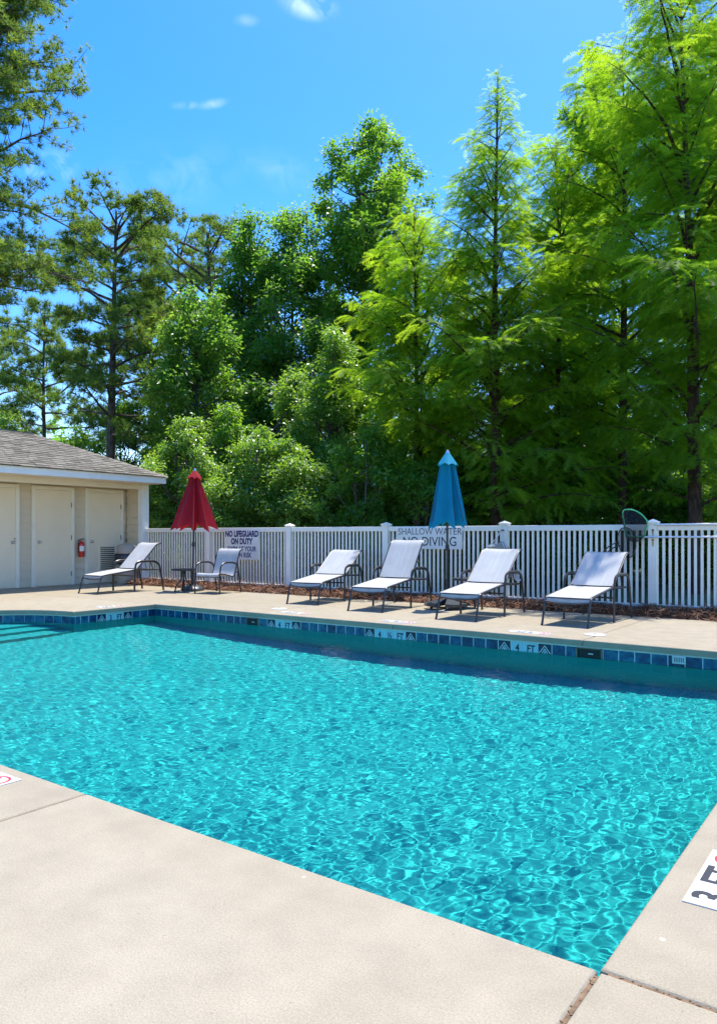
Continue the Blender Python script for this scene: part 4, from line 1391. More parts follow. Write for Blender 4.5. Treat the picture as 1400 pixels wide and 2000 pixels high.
# right edge, read from the far side; left near edge; three along the far edge; one by the step
marker(-.490, 2.79, .48, .165, 90, [('3', .165, -.165, 0, M['ink'], .95, .004), ('FT', .165, .01, 0, M['ink'], .85, .004)],
       'white 3 FT depth marker on the deck at the right edge', circ=(.168, .0, .062))
marker(-3.62, 1.865, .40, .155, 180, [('3', .13, .02, 0, M['ink'], 1.0, .003)], 'white no diving marker cut by the left edge', circ=(-.125, 0, .060))
for x, y, s_, lab in ((-7.42, 8.55, '4 FT', 'flat white depth marker in front of the low lounger'), (-5.53, 8.49, '4 ½ FT', 'flat white depth marker at the middle of the far edge'),
                      (-3.64, 8.50, '4 FT', 'flat white depth marker near the right lounger')):
    marker(x, y, .50, .155, 180, [(s_, .135, .06, 0, M['ink'], .9, .003)], lab, circ=(-.185, 0, .058))
marker(-10.55, 7.52, .46, .155, -90, [('3 FT', .135, .06, 0, M['ink'], .9, .003)], 'flat white depth marker beside the short tiled wall', circ=(-.17, 0, .058))

# ---- leaf net, poles, rope on the fence at the right
YN = FY - .10
pole = tag(MB().tube([(-3.16, 0, 0), (.4, 0, .01)], .016, 10).build('pool_pole', M['alu']), 'long silver pool pole hung across the fence pickets at right', 'pole')
pole.location = (0, FY - .085, 1.150); smooth_angle(pole)
pole2 = tag(MB().tube([(-3.02, 0, 0), (.4, 0, .006)], .017, 10).build('pool_pole', M['alu']), 'silver pool pole lying along the fence top rail at right', 'pole')
pole2.location = (0, FY - .075, 1.336); smooth_angle(pole2)
def net(name, loc, rimpts, depth, rim_mat, label, bag_sides=7, rim_r=.011, sagv=(0, -.05, -.22)):
    o = tag(empty(name, loc), label, 'pool net')
    pts = bez(rimpts + [rimpts[0], rimpts[1]], 5)
    n = len(rimpts)
    # closed rounded outline
    P3 = [Vector(p) for p in rimpts]
    out = []
    for i in range(n):
        a, b_, c = P3[i - 1], P3[i], P3[(i + 1) % n]
        s_, e = b_.lerp(a, .4), b_.lerp(c, .4)
        for k in range(6):
            t = k / 5
            out.append(s_.lerp(b_, t).lerp(b_.lerp(e, t), t))
    smooth_angle(MB().tube(out, rim_r, 8, closed=True).build('rim', rim_mat, o))
    cen = sum(out, Vector()) / len(out)
    bag = MB(); L = 6; m_ = len(out)
    for i in range(L + 1):
        t = i / L
        for p in out:
            q = cen + (p - cen) * (1 - .62 * t ** 1.6) + Vector(sagv) * (1 - (1 - t) ** 1.8)
            bag.v.append(tuple(q))
    for i in range(L):
        for k in range(m_):
            k2 = (k + 1) % m_
            bag.f.append((i * m_ + k, i * m_ + k2, (i + 1) * m_ + k2, (i + 1) * m_ + k))
    bag.f.append(tuple(L * m_ + k for k in range(m_)))
    smooth_angle(bag.build('mesh_bag', M['net'], o), 60)
    return o
n1 = net('leaf_net', (-3.30, FY - .10, 1.16), [(.14, 0, -.01), (.16, -.02, .11), (.20, -.03, .22), (.11, -.06, .34), (.0, -.08, .405), (-.135, -.09, .415), (-.17, -.08, .36), (-.13, -.06, .12), (-.115, -.02, .0)],
         .3, M['green_rim'], 'green framed pool leaf net with black mesh hooked on the fence', sagv=(-.02, -.06, -.17))
MB().tube([(-.115, 0, 0), (.14, 0, -.01)], .010, 8).build('net_bar', M['alu'], n1)
n2 = net('deep_leaf_net', (-3.40, FY - .16, 1.02), [(-.16, 0, .10), (-.11, 0, .26), (.0, 0, .28), (.10, 0, .20), (.14, 0, .02), (.09, 0, -.16), (.0, 0, -.20), (-.09, 0, -.12)],
         .2, M['black'], 'smaller dark deep net with bent yoke hanging under the green net', rim_r=.008, sagv=(0, .07, -.02))
smooth_angle(MB().tube(bez([(-.12, 0, .05), (-.22, -.02, .02), (-.33, -.03, -.06), (-.42, -.03, -.20)]), .009, 8).build('yoke', M['frame'], n2))
smooth_angle(MB().tube(bez([(-.10, 0, .0), (-.20, -.02, -.03), (-.29, -.03, -.10), (-.37, -.03, -.22)]), .009, 8).build('yoke', M['frame'], n2))

# rope and grey cover hung on the post behind the second lounger
PXR = -3.06 - 2.443
cv = tag(empty('rope_cover', (PXR, FY - .075, .66)), 'grey canvas cover hung by white rope from the fence post', 'canvas cover')
cm = MB()
prof = [(-.02, .0, .42), (-.07, -.02, .37), (-.17, -.03, .325), (-.24, -.03, .28), (-.26, -.03, -.10), (-.20, -.04, -.20), (.0, -.05, -.24), (.16, -.04, -.20), (.20, -.03, -.08), (.17, -.03, .26), (.09, -.03, .33), (.03, 0, .40)]
nn = len(prof)
cm.add([(x, y - .035, z) for x, y, z in prof] + [(x * .96, .005, z) for x, y, z in prof],
       [tuple(range(nn - 1, -1, -1)), tuple(range(nn, 2 * nn))] + [(k, (k + 1) % nn, nn + (k + 1) % nn, nn + k) for k in range(nn)])
cm.build('cover', M['grey_canvas'], cv)
for pts in ([(0, -.03, .60), (-.07, -.05, .50), (-.16, -.07, .39), (-.27, -.07, .30)], [(0, -.03, .60), (-.05, -.06, .56), (-.09, -.06, .44), (-.13, -.07, .36)],
            [(0, -.03, .60), (.03, -.06, .52), (.06, -.07, .40), (.11, -.07, .30)], [(0, -.03, .595), (.015, -.06, .50), (.02, -.06, .38), (.06, -.07, .31)]):
    smooth_angle(MB().tube(bez(pts), .008, 6).build('rope', M['rope'], cv))
MB().tube([(0, .012, .60), (0, -.05, .60)], .016, 10).build('hook', M['hinge'], cv)
smooth_angle(MB().tube([(-.21 + .05 * k, -.085 - .004 * (k % 2), .315 + .014 * k) for k in range(3)], .019, 8).build('knot', M['rope'], cv))
rc_ = tag(empty('rope_coil', (PXR + .285, FY - .05, .38)), 'small coil of white rope looped on the pickets behind the lounger', 'rope')
for k in range(3):
    pts = [((.05 + .012 * k) * math.cos(2 * math.pi * q / 18), -.01 - .012 * k, .12 + (.075 + .012 * k) * math.sin(2 * math.pi * q / 18)) for q in range(18)]
    MB().tube(pts, .007, 6, closed=True).build('loop', M['rope'], rc_)

# ================================================================== trees and shrubs
def unit(v):
    return v / np.maximum(np.linalg.norm(v, axis=-1, keepdims=True), 1e-9)
def rand_dirs(r, n):
    return unit(r.normal(size=(n, 3)))

def leaf_quads(r, pos, axis, size, aspect=.55, up_bias=.6, tri=False):
    n = len(pos)
    nrm = rand_dirs(r, n); nrm[:, 2] = np.abs(nrm[:, 2]) + up_bias; nrm = unit(nrm)
    a = unit(axis - nrm * np.sum(axis * nrm, 1, keepdims=True))
    b = np.cross(nrm, a)
    L = size[:, None]; W = L * aspect
    droop = np.zeros((n, 3)); droop[:, 2] = -.18 * size
    if tri:
        v = np.stack([pos + b * W * .62, pos - b * W * .62, pos + a * L * 1.1 + droop], 1).reshape(-1, 3)
        return v, np.arange(3 * n).reshape(-1, 3)
    v = np.stack([pos, pos + a * L * .5 + b * W * .5 + nrm * L * .06, pos + a * L + droop, pos + a * L * .5 - b * W * .5 + nrm * L * .06], 1).reshape(-1, 3)
    k = np.arange(n) * 4
    f = np.stack([k, k + 1, k + 2, k + 3], 1)
    return v, f

def stamp(tv, tf, pos, a, b, c, s, curl=0.0):
    """copies of a small template: pos + s * (x a + y b + z c); all faces triangles"""
    K, T = len(pos), len(tv)
    v = pos[:, None, :] + s[:, None, None] * (tv[None, :, 0:1] * a[:, None, :] + tv[None, :, 1:2] * b[:, None, :] + tv[None, :, 2:3] * c[:, None, :])
    if curl: v[:, :, 2] -= curl * s[:, None] * tv[None, :, 0] ** 2
    f = (np.arange(K) * T)[:, None, None] + tf[None]
    return v.reshape(-1, 3), f.reshape(-1, 3)

def frond_template(r, pairs=10):
    v = []; f = []
    for k in range(pairs):
        x = .06 + .92 * k / pairs
        ln = .26 * math.sin(math.pi * (.18 + .74 * (k / pairs))) + .03
        for sg in (-1, 1):
            an = R(r.uniform(48, 68))
            tx, ty = x + ln * math.cos(an), sg * ln * math.sin(an)
            z = r.uniform(-.06, .02)
            i = len(v)
            v += [(x - .030, 0, 0), (x + .036, 0, 0), (tx, ty, z)]
            f.append((i, i + 1, i + 2))
    i = len(v)
    v += [(0, -.008, 0), (0, .008, 0), (1.08, 0, 0)]; f.append((i, i + 1, i + 2))
    return np.array(v), np.array(f)

def tuft_template(r, needles=20):
    v = []; f = []
    for k in range(needles):
        th = R(r.uniform(12, 95)); ph = r.uniform(0, 6.283); ln = r.uniform(.8, 1.1)
        d = Vector((math.cos(th), math.sin(th) * math.cos(ph), math.sin(th) * math.sin(ph))) * ln
        w = Vector((r.uniform(-1, 1), r.uniform(-1, 1), r.uniform(-1, 1))).cross(d).normalized() * .044
        i = len(v)
        o = d * .04
        v += [tuple(o - w), tuple(o + w), tuple(d)]; f.append((i, i + 1, i + 2))
    return np.array(v), np.array(f)

def taper_tube(mb, pts, r0, r1, n=6, power=1.0):
    N = len(pts)
    mb.tube(pts, [r0 + (r1 - r0) * (i / (N - 1)) ** power for i in range(N)], n, caps=False)

def trunk_path(r, H, wob=.12, lean=(0, 0), n=12):
    p1, p2 = r.uniform(0, 6), r.uniform(0, 6)
    return [Vector((lean[0] * t + wob * math.sin(p1 + 4 * t) * t, lean[1] * t + wob * math.sin(p2 + 3.3 * t) * t, H * t)) for t in [k / n for k in range(n + 1)]]
def on_path(path, z):
    for a, b_ in zip(path, path[1:]):
        if b_.z >= z: return a.lerp(b_, (z - a.z) / max(b_.z - a.z, 1e-6))
    return path[-1].copy()

def tree_root(name, xy, label, cat, group):
    o = empty(name, (xy[0], xy[1], gz))
    return tag(o, label, cat, group)

def crown_obj(root, v, f, mat, tint):
    o = link_mesh('crown', np_mesh('crown', v, f, mat, False, tint), root)
    o['kind'] = 'stuff'
    return o

def broadleaf(name, xy, H, prof, label, mat, seed, clumps=90, per=340, leaf=.10, trunk_r=.16, clump_r=.55, bark='grey_bark', group='broadleaf trees beyond the fence', cat='tree', stems=1, zs_=1.15, leader=True, tri=True):
    """prof: (height fraction, crown radius) pairs"""
    r = random.Random(seed); g = np.random.default_rng(seed)
    root = tree_root(name, xy, label, cat, group)
    paths = []
    tb = MB()
    for s_ in range(stems):
        lean = (r.uniform(-.5, .5), r.uniform(-.5, .5)) if stems > 1 else (r.uniform(-.2, .2), r.uniform(-.2, .2))
        p = trunk_path(r, H * (.95 if s_ == 0 else r.uniform(.7, .9)), .14, lean)
        if stems > 1: p = [q + Vector((lean[0] * .3, lean[1] * .3, 0)) for q in p]
        taper_tube(tb, p, trunk_r * (1 if s_ == 0 else .7), .012, 8, .8); paths.append(p)
    smooth_angle(tb.build('trunk', M[bark], root), 60)
    zs = [q[0] for q in prof]; rsx = [q[1] for q in prof]
    brn = MB(); cen = []; rad = []
    # clump heights weighted by crown radius
    tries = 0
    while len(cen) < clumps and tries < clumps * 40:
        tries += 1
        t = r.uniform(zs[0], zs[-1]); Rm = float(np.interp(t, zs, rsx))
        if r.random() > Rm / max(rsx): continue
        ph = r.uniform(0, 6.283)
        lob = 1 + .20 * math.sin(3 * ph + seed + 5 * t) + .14 * math.sin(5 * ph - 9 * t + seed)
        d = Rm * lob * (r.random() ** .42) * r.uniform(.82, 1.08)
        c = Vector((d * math.cos(ph), d * math.sin(ph), H * t + r.uniform(-.2, .2)))
        base = on_path(paths[r.randrange(len(paths))], max(.3, c.z - .35 * d - r.uniform(.2, .9)))
        mid = base.lerp(c, .55) + Vector((0, 0, -.12 * d))
        c = c + Vector((base.x, base.y, 0)) * .5
        taper_tube(brn, [base, base.lerp(mid, .6), mid, mid.lerp(c, .6), c], .018 + .012 * d, .006, 5)
        cen.append(c); rad.append(clump_r * r.uniform(.5, 1.2) * (.7 + .3 * min(1, Rm)))
    if leader:
        for k in range(3):
            cen.append(paths[0][-1] + Vector((r.uniform(-.15, .15), r.uniform(-.15, .15), -.25 * k))); rad.append(clump_r * .5)
    brn.build('branches', M[bark], root)
    cen = np.array([tuple(c) for c in cen]); rad = np.array(rad)
    w = rad ** 2.2; cnt = np.maximum(20, (w / w.mean() * per)).astype(int)
    idx = np.repeat(np.arange(len(cen)), cnt)
    n = len(idx)
    off = rand_dirs(g, n) * (g.random(n) ** .55)[:, None]
    # leaves hang on short sprays so that the clump edge is ragged
    spr = rand_dirs(g, 14 * len(cen)).reshape(len(cen), 14, 3)
    pick = spr[idx, g.integers(0, 14, n)]
    off = off * .70 + pick * (g.random(n) ** .8)[:, None] * .70
    off[:, 2] *= zs_
    pos = cen[idx] + off * rad[idx][:, None]
    axis = unit(off + g.normal(size=(n, 3)) * .5 + np.array([0, 0, -.25]))
    v, f = leaf_quads(g, pos, axis, leaf * g.uniform(.7, 1.25, n), tri=tri)
    ct = g.random(len(cen))
    tint = np.clip(.45 * ct[idx] + .55 * g.random(n), 0, 1)
    crown_obj(root, v, f, mat, np.repeat(tint, 3 if tri else 4))
    return root

def cypress(name, xy, H, Lmax, label, seed, branches=85, trunk_r=.14, dens=1.0, z0=1.6, lean=(0, 0), fl=.30, shape=None):
    r = random.Random(seed); g = np.random.default_rng(seed)
    root = tree_root(name, xy, label, 'tree', 'feathery bald cypress trees beyond the fence')
    p = trunk_path(r, H, .10, lean, 14)
    tb = MB(); taper_tube(tb, p, trunk_r, .010, 10, .9)
    smooth_angle(tb.build('trunk', M['cyp_bark'], root), 60)
    br = MB(); FP = []; FA = []; FB = []; FS = []; FT = []
    shape = shape or [(0, .75), (.12, .95), (.3, 1.0), (.55, .78), (.8, .42), (.93, .2), (1, .06)]
    for k in range(branches):
        u = (k + r.random()) / branches
        z = z0 + (H - z0) * u ** .92
        h = (z - z0) / (H - z0)
        L = Lmax * float(np.interp(h, [q[0] for q in shape], [q[1] for q in shape])) * r.uniform(.45, 1.25)
        ph = k * 2.39996 + r.uniform(-.9, .9)
        d = Vector((math.cos(ph), math.sin(ph), 0)); sd = Vector((-d.y, d.x, 0))
        el0 = R(r.uniform(20, 48) + 20 * h); el1 = R(r.uniform(-25, 18) + 32 * h)
        b0 = on_path(p, z); q = b0.copy(); path = [q.copy()]
        ns = 8
        for i in range(ns):
            e = el0 + (el1 - el0) * i / (ns - 1)
            q = q + (d * math.cos(e) + Vector((0, 0, math.sin(e))) + sd * r.uniform(-.12, .12)) * (L / ns)
            path.append(q.copy())
        taper_tube(br, path, .010 + .011 * L, .004, 5)
        # twigs left and right
        nt = max(5, int(L / .092 * dens))
        tb_ = r.random()
        for i in range(nt):
            s_ = .08 + .92 * (i + r.random() * .6) / nt
            fi_ = s_ * ns; a_ = int(min(ns - 1, fi_)); base = path[a_].lerp(path[a_ + 1], min(1, fi_ - a_))
            sg = 1 if i % 2 else -1
            tl = (.22 + .20 * L) * (1.05 - .72 * s_) * r.uniform(.6, 1.25) + .12
            dirt = (d * r.uniform(.3, .85) + sd * sg * r.uniform(.4, 1.0) + Vector((0, 0, r.uniform(-.35, .50)))).normalized()
            m_ = max(2, int(tl / .095))
            for j in range(m_):
                t = (j + .6) / m_
                P0 = base + dirt * tl * t + Vector((0, 0, -.16 * tl * t * t))
                sg2 = 1 if (j % 2) else -1
                lat = Vector((-dirt.y, dirt.x, 0))
                A = (dirt * r.uniform(.6, 1.0) + lat * sg2 * r.uniform(.3, .9) + Vector((0, 0, r.uniform(-.55, .15)))).normalized()
                Nn = Vector((r.uniform(-.5, .5), r.uniform(-.5, .5), 1)).normalized()
                B = Nn.cross(A).normalized()
                FP.append(tuple(P0)); FA.append(tuple(A)); FB.append(tuple(B)); FS.append(fl * r.uniform(.65, 1.15) * min(1.0, .42 + .6 * L)); FT.append(.6 * tb_ + .4 * r.random())
        for j in range(3):
            P0 = path[-1]; A = (d + sd * (j - 1) * .6 + Vector((0, 0, r.uniform(-.3, .3)))).normalized()
            B = Vector((0, 0, 1)).cross(A).normalized()
            FP.append(tuple(P0)); FA.append(tuple(A)); FB.append(tuple(B)); FS.append(fl * min(1.0, .42 + .6 * L)); FT.append(r.random())
    for j in range(14):
        P0 = on_path(p, H - .07 * j); ph = j * 2.4
        A = Vector((math.cos(ph) * .5, math.sin(ph) * .5, 1)).normalized(); B = Vector((math.sin(ph), -math.cos(ph), 0))
        FP.append(tuple(P0)); FA.append(tuple(A)); FB.append(tuple(B)); FS.append(fl * .8); FT.append(r.random())
    br.build('branches', M['cyp_bark'], root)
    FP, FA, FB, FS, FT = map(np.array, (FP, FA, FB, FS, FT))
    FC = np.cross(FA, FB)
    vs, fs, ts = [], [], []; base = 0
    which = np.arange(len(FP)) % 3
    for w in range(3):
        tv, tf = frond_template(random.Random(seed * 7 + w))
        m_ = which == w
        v, f = stamp(tv, tf, FP[m_], FA[m_], FB[m_], FC[m_], FS[m_], curl=.30)
        vs.append(v); fs.append(f + base); base += len(v)
        ts.append(np.clip(np.repeat(FT[m_], len(tv)) + np.repeat(g.normal(0, .06, m_.sum() * len(tv)), 1), 0, 1))
    crown_obj(root, np.concatenate(vs), np.concatenate(fs), M['leaf_cyp'], np.concatenate(ts))
    return root

def pine(name, xy, H, Lmax, label, seed, branches=46, trunk_r=.2, z0=.35, lean=(0, 0), tuft=.24, shape=None, subs=8, az=None, group='tall pines behind the pool house', droop=0.0, mat=None, tn=(6, 9)):
    r = random.Random(seed); g = np.random.default_rng(seed)
    root = tree_root(name, xy, label, 'tree', group)
    p = trunk_path(r, H, .16, lean, 14)
    tb = MB(); taper_tube(tb, p, trunk_r, trunk_r * .16, 10, .85)
    smooth_angle(tb.build('trunk', M['pine_bark'], root), 60)
    shape = shape or [(0, .55), (.25, .95), (.5, 1.0), (.75, .8), (.92, .5), (1, .2)]
    br = MB(); P = []; A = []; S = []; T = []
    for k in range(branches):
        u = (k + r.random()) / branches
        z = H * (z0 + (1 - z0) * u ** .85 * .985)
        h = (z / H - z0) / (1 - z0)
        L = Lmax * float(np.interp(h, [q[0] for q in shape], [q[1] for q in shape])) * r.uniform(.55, 1.15)
        ph = k * 2.39996 + r.uniform(-.5, .5)
        if az is not None and r.random() < .75: ph = r.uniform(*az)
        e0 = R(r.uniform(-5, 25) + 25 * h) - droop; e1 = R(r.uniform(-12, 30) + 15 * h) - droop * .6
        d = Vector((math.cos(ph), math.sin(ph), 0)); sd = Vector((-d.y, d.x, 0))
        q = on_path(p, z); path = [q.copy()]; ns = 8; wig = 0
        for i in range(ns):
            e = e0 + (e1 - e0) * i / (ns - 1) + r.uniform(-.14, .14)
            wig = wig * .6 + r.uniform(-.16, .16)
            q = q + (d * math.cos(e) + Vector((0, 0, math.sin(e))) + sd * wig) * (L / ns); path.append(q.copy())
        taper_tube(br, path, trunk_r * .10 + .014 * L, .008, 6)
        nsub = max(3, int(subs * (.5 + L / Lmax * .7)))
        bt = r.random()
        for i in range(nsub):
            s_ = .38 + .62 * (i + r.random()) / nsub
            fi_ = s_ * ns; a_ = int(min(ns - 1, fi_)); base = path[a_].lerp(path[a_ + 1], min(1, fi_ - a_))
            sg = 1 if i % 2 else -1
            sl_ = L * .30 * r.uniform(.5, 1.15) * (1.25 - .6 * s_) + .18
            dr = (d * r.uniform(.3, .9) + sd * sg * r.uniform(.4, 1.0) + Vector((0, 0, r.uniform(-.15, .65)))).normalized()
            end = base + dr * sl_
            taper_tube(br, [base, base.lerp(end, .5) + Vector((0, 0, -.04)), end], .011, .006, 4)
            nt = r.randint(*tn)
            for j in range(nt):
                t = .35 + .65 * (j + 1) / nt
                off = Vector((r.gauss(0, .085), r.gauss(0, .085), r.gauss(.03, .07)))
                P.append(tuple(base.lerp(end, t) + off)); ax = (dr * .8 + off.normalized() * .7 + Vector((0, 0, r.uniform(.0, .7)))).normalized()
                A.append(tuple(ax)); S.append(tuft * r.uniform(.75, 1.2)); T.append(.4 * bt + .6 * r.random())
        for j in range(4):
            P.append(tuple(path[-1] + Vector((r.gauss(0, .08), r.gauss(0, .08), r.gauss(.03, .06))))); A.append(tuple((d + Vector((r.uniform(-.5, .5), r.uniform(-.5, .5), r.uniform(.1, .9)))).normalized())); S.append(tuft * 1.1); T.append(.4 * bt + .6 * r.random())
    br.build('branches', M['pine_bark'], root)
    P, A, S, T = map(np.array, (P, A, S, T))
    B = unit(np.cross(A, rand_dirs(g, len(A)))); C = np.cross(A, B)
    vs, fs, ts = [], [], []; base = 0
    which = np.arange(len(P)) % 4
    for w in range(4):
        tv, tf = tuft_template(random.Random(seed * 5 + w)); m_ = which == w
        v, f = stamp(tv, tf, P[m_], A[m_], B[m_], C[m_], S[m_])
        vs.append(v); fs.append(f + base); base += len(v); ts.append(np.repeat(T[m_], len(tv)))
    crown_obj(root, np.concatenate(vs), np.concatenate(fs), mat or M['leaf_pine'], np.concatenate(ts))
    return root

def shrub(name, xy, H, Rw, label, mat, seed, clumps=60, per=330, leaf=.075, clump_r=.42, group='leafy shrubs behind the fence', stems=4, tri=True):
    prof = [(.06, Rw * .75), (.25, Rw), (.55, Rw * .95), (.8, Rw * .65), (1.0, Rw * .28)]
    return broadleaf(name, xy, H, prof, label, mat, seed, clumps, per, leaf, .045, clump_r, 'grey_bark', group, 'shrub', stems, .85, False, tri)

def top_z(y, depth):
    return CAM_H + (1045 - y) * depth / 1455.0 - gz

# --- bald cypresses in the front row
cypress('bald_cypress', at(968, 17.0), top_z(150, 17.0), 2.75, 'slender pointed bald cypress rising behind the rope post', 101, branches=110, trunk_r=.135, z0=1.3,
        shape=[(0, .80), (.10, 1.0), (.3, .95), (.5, .64), (.72, .42), (.84, .27), (.92, .13), (.97, .04), (1, .01)], fl=.36)
cypress('bald_cypress', at(1358, 15.3), 13.2, 3.1, 'largest bald cypress, reaching out of frame at the right edge', 102, branches=78, trunk_r=.165, z0=1.7, lean=(-.25, .1), dens=1.15,
        shape=[(0, .70), (.15, 1.0), (.4, 1.0), (.65, .85), (.85, .55), (1, .2)], fl=.37)
cypress('bald_cypress', at(812, 18.6), top_z(425, 18.6), 2.55, 'shorter bright bald cypress left of the pointed one', 103, branches=70, trunk_r=.11, z0=1.0, fl=.42, dens=.9, shape=[(0, .85), (.15, 1.0), (.4, .95), (.65, .75), (.85, .45), (1, .12)])
cypress('bald_cypress', at(1085, 19.2), top_z(268, 19.2), 2.9, 'bald cypress between the pointed one and the largest one', 104, branches=64, trunk_r=.12, z0=1.8, fl=.44, dens=.85, shape=[(0, .8), (.15, 1.0), (.45, .95), (.7, .7), (.88, .42), (1, .1)])
cypress('bald_cypress', at(1215, 17.8), top_z(95, 17.8), 2.7, 'tall dense bald cypress just left of the largest one', 105, branches=58, trunk_r=.14, z0=2.4, fl=.40, dens=.95,
        shape=[(0, .70), (.15, 1.0), (.4, 1.0), (.65, .8), (.85, .5), (1, .12)])
# --- broadleaf trees behind them
broadleaf('sweetgum_tree', at(728, 29.5), top_z(232, 29.5), [(.36, 1.0), (.48, 2.0), (.62, 2.5), (.78, 2.3), (.9, 1.7), (.99, .6)], 'tall rounded broadleaf tree standing alone against the sky', M['leaf_gum'], 201, clumps=190, per=230, leaf=.145, trunk_r=.2, clump_r=.66, stems=2)
broadleaf('sweetgum_tree', at(560, 28.0), top_z(402, 28.0), [(.16, 1.4), (.4, 2.2), (.65, 2.0), (.85, 1.2), (.99, .4)], 'dense green broadleaf tree with several pointed tops', M['leaf_gum2'], 202, clumps=185, per=220, leaf=.138, trunk_r=.17, clump_r=.62, stems=3)
broadleaf('sweetgum_tree', at(478, 29.0), top_z(412, 29.0), [(.25, 1.2), (.45, 1.75), (.7, 1.45), (.9, .8), (.99, .35)], 'narrow green broadleaf tree next to the round topped pine', M['leaf_gum2'], 203, clumps=130, per=215, leaf=.138, trunk_r=.15, clump_r=.64, stems=2)
broadleaf('sweetgum_tree', at(390, 24.5), top_z(545, 24.5), [(.30, .8), (.5, 1.5), (.75, 1.3), (.99, .5)], 'smaller leafy tree in front of the dark pine trunk', M['leaf_gum2'], 204, clumps=95, per=260, leaf=.115, trunk_r=.11)
broadleaf('sweetgum_tree', at(1165, 24.5), top_z(100, 24.5), [(.18, 1.3), (.4, 1.8), (.7, 1.6), (.88, 1.0), (.99, .4)], 'tall broadleaf tree peeping out between the cypress tops', M['leaf_gum'], 205, clumps=130, per=420, leaf=.12, trunk_r=.17)
broadleaf('sweetgum_tree', at(1395, 23.0), 17.5, [(.2, 1.8), (.5, 2.3), (.8, 1.8), (.99, .5)], 'broadleaf tree behind the largest cypress at the right edge', M['leaf_gum'], 206, clumps=120, per=380, leaf=.125, trunk_r=.2)
broadleaf('sweetgum_tree', at(905, 25.5), top_z(480, 25.5), [(.15, 1.6), (.45, 2.0), (.75, 1.6), (.99, .5)], 'dark broadleaf tree showing behind the pointed cypress', M['leaf_dark'], 207, clumps=100, per=340, leaf=.125, trunk_r=.14)
broadleaf('sweetgum_tree', at(1120, 26.5), top_z(430, 26.5), [(.12, 1.8), (.45, 2.2), (.75, 1.7), (.99, .5)], 'dark broadleaf tree in the gap between the two cypresses', M['leaf_dark'], 208, clumps=100, per=340, leaf=.125, trunk_r=.14)
broadleaf('sweetgum_tree', at(655, 32.0), top_z(500, 32.0), [(.1, 1.4), (.4, 1.9), (.75, 1.4), (.99, .5)], 'dark broadleaf tree filling the gap under the tall rounded one', M['leaf_dark'], 209, clumps=80, per=320, leaf=.13, trunk_r=.13)
# --- pines on the left
pine('pine_tree', at(-150, 20.5), 18.5, 4.0, 'tall pine leaning in from the left edge', 301, branches=64, trunk_r=.26, z0=.36, az=(R(-15), R(75)), tuft=.195, subs=12, droop=.22, tn=(8, 12), shape=[(0, .9), (.3, 1.0), (.6, .95), (.85, .75), (1, .4)])
pine('pine_tree', at(213, 26.0), top_z(412, 26.0), 3.3, 'straight trunked pine with a rounded top above the pool house', 302, branches=46, trunk_r=.23, z0=.36, tuft=.245, lean=(.15, .2), subs=10, shape=[(0, .8), (.08, 1.0), (.3, .9), (.4, .62), (.6, .72), (.82, .74), (.94, .55), (1, .34)])
pine('pine_tree', at(408, 31.0), top_z(452, 31.0), 3.2, 'pine with a thick dark trunk behind the leafy trees', 303, branches=46, trunk_r=.30, z0=.22, tuft=.24, subs=8, shape=[(0, .8), (.3, .9), (.6, .9), (.85, .85), (.95, .65), (1, .4)])
pine('pine_tree', at(300, 34.0), top_z(560, 34.0), 3.4, 'olive green pine behind the straight trunked pine', 304, branches=44, trunk_r=.2, z0=.12, tuft=.30, subs=8)
pine('pine_tree', at(90, 33.0), top_z(600, 33.0), 3.0, 'smaller pine rising over the roof ridge at left', 305, branches=34, trunk_r=.15, z0=.2, tuft=.28, subs=8)
pine('pine_tree', at(-10, 36.0), top_z(640, 36.0), 3.2, 'small pine behind the roof at the left edge', 306, branches=34, trunk_r=.16, z0=.2, tuft=.30, subs=8)
pine('pine_tree', at(350, 35.0), top_z(478, 35.0), 3.6, 'distant pine filling the gap right of the straight trunked pine', 308, branches=38, trunk_r=.22, z0=.3, tuft=.30, subs=8, shape=[(0, .8), (.4, 1.0), (.8, .85), (.95, .6), (1, .4)])
pine('pine_tree', at(490, 33.0), top_z(640, 33.0), 3.4, 'bare limbed dark pine low behind the shrubs', 307, branches=36, trunk_r=.2, z0=.15, tuft=.26, subs=6)
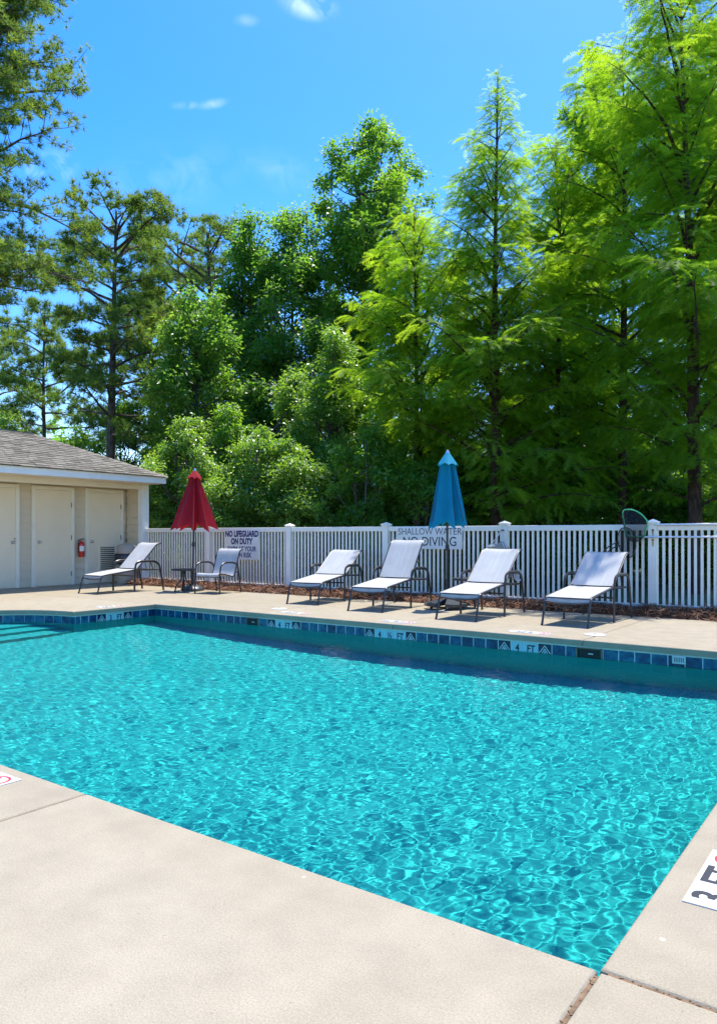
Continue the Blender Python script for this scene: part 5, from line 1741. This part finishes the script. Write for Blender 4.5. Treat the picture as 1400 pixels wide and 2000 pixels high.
# --- shrubs over the fence
SH = [
    (365, 19.5, 820, 1.05, 'leaf_shrub', 'bright rounded shrub over the red umbrella'),
    (310, 20.5, 885, .90, 'leaf_shrub', 'bright shrub at the pool house corner'),
    (505, 19.0, 845, 1.10, 'leaf_shrub', 'light green shrub right of the red umbrella'),
    (440, 18.2, 905, .95, 'leaf_shrub', 'low bright shrub behind the lifeguard sign'),
    (590, 18.6, 870, 1.10, 'leaf_shrub', 'broad leafy shrub behind the low lounger'),
    (655, 20.5, 655, 1.35, 'leaf_shrub', 'tall glossy leaved shrub left of the cypresses'),
    (590, 21.5, 740, 1.10, 'leaf_shrub', 'glossy shrub leaning to the left of the tall shrub'),
    (720, 17.6, 850, 1.05, 'leaf_dark', 'dark shrub behind the upright lounger'),
    (810, 17.2, 905, .90, 'leaf_dark', 'dark low shrub left of the blue umbrella'),
    (905, 18.6, 880, 1.10, 'leaf_dark', 'dark shrub right of the blue umbrella'),
    (1020, 19.0, 850, 1.25, 'leaf_dark', 'dark shrub right of the pointed cypress trunk'),
    (1120, 18.5, 900, 1.10, 'leaf_dark', 'low dark shrub in the shade between the cypresses'),
    (1215, 19.5, 820, 1.30, 'leaf_dark', 'dark shrub above the leaf net'),
    (1300, 18.0, 880, 1.05, 'leaf_dark', 'dark shrub left of the largest cypress trunk'),
    (1400, 17.5, 860, 1.05, 'leaf_dark', 'dark shrub at the right edge behind the fence'),
    (760, 21.5, 720, 1.40, 'leaf_dark', 'tall dark shrub under the shorter cypress'),
    (870, 22.0, 760, 1.40, 'leaf_dark', 'tall dark shrub behind the blue umbrella top'),
    (1060, 23.0, 720, 1.50, 'leaf_dark', 'tall dark shrub in the gap between the cypresses'),
    (1300, 22.5, 700, 1.50, 'leaf_dark', 'tall dark shrub behind the largest cypress'),
    (450, 23.0, 800, 1.20, 'leaf_dark', 'dark shrub below the bare limbed pine'),
    (180, 24.0, 905, 1.10, 'leaf_dark', 'dark shrub hidden behind the roof slope'),
    (255, 28.0, 790, 1.90, 'leaf_dark', 'dark thicket at the foot of the straight trunked pine'),
    (335, 27.0, 800, 1.50, 'leaf_dark', 'dark thicket behind the bright shrub at the house corner'),
    (150, 29.0, 850, 1.60, 'leaf_dark', 'dark thicket just above the middle of the roof slope'),
    (20, 25.0, 800, 1.20, 'leaf_shrub', 'pale shrub above the roof at the left edge'),
]
for k, (px, dp, y, w, mt, lab) in enumerate(SH):
    tpx = (px - 700) / 1455.0
    dp = max(dp, (FY + .75 + w) / (tpx * math.sin(YAW) + math.cos(YAW)))   # clear of the fence
    h = top_z(y, dp)
    shrub('shrub', at(px, dp), h, w, lab, M[mt], 400 + k, clumps=int(34 + 12 * h * w), per=(300 if k < 7 else 230) if k < 15 else 150, leaf=.09 if mt == 'leaf_shrub' else .10, clump_r=.42, tri=not (mt == 'leaf_shrub' and k < 6))
# dry bamboo-like clump left of the tall shrubs is only a pale tuft behind the red umbrella
tuft = tag(empty('dry_shrub', (*at(428, 19.0), gz)), 'pale dry tuft of stalks right of the red umbrella', 'dry plant')
td = MB(); r_ = random.Random(8)
for k in range(160):
    a = r_.uniform(0, 6.28); b_ = Vector((r_.gauss(0, .12), r_.gauss(0, .12), 0)); e = b_ + Vector((math.cos(a) * r_.uniform(.1, .4), math.sin(a) * r_.uniform(.1, .4), r_.uniform(1.3, 2.3)))
    m_ = b_.lerp(e, .6) + Vector((0, 0, .15))
    td.tube([b_, m_, e], .007, 3, caps=False)
td.build('stalks', plain('dry_stalk', (.36, .29, .19), .9, var=.3), tuft)

# --- distant woods: one mass far behind everything
g = np.random.default_rng(77)
n = 32000
pxs = g.uniform(-500, 1900, n); dps = g.uniform(42, 58, n)
xx = (pxs - 700) * dps / 1455.0
wx = xx * math.cos(YAW) - dps * math.sin(YAW); wy = xx * math.sin(YAW) + dps * math.cos(YAW)
hgt = 6.0 + 1.6 * np.sin(pxs * .021) + 1.1 * np.sin(pxs * .057 + 1) + .7 * np.sin(pxs * .13)
pos = np.stack([wx, wy, g.random(n) ** .8 * hgt], 1)
v, f = leaf_quads(g, pos, rand_dirs(g, n), g.uniform(.35, .60, n), .7, tri=True)
woods = link_mesh('distant_woods', np_mesh('distant_woods', v, f, M['leaf_dark'], False, np.repeat(g.random(n), 3)))
tag(woods, 'distant dark woods seen through the gaps in the trees', 'woods', kind='stuff')
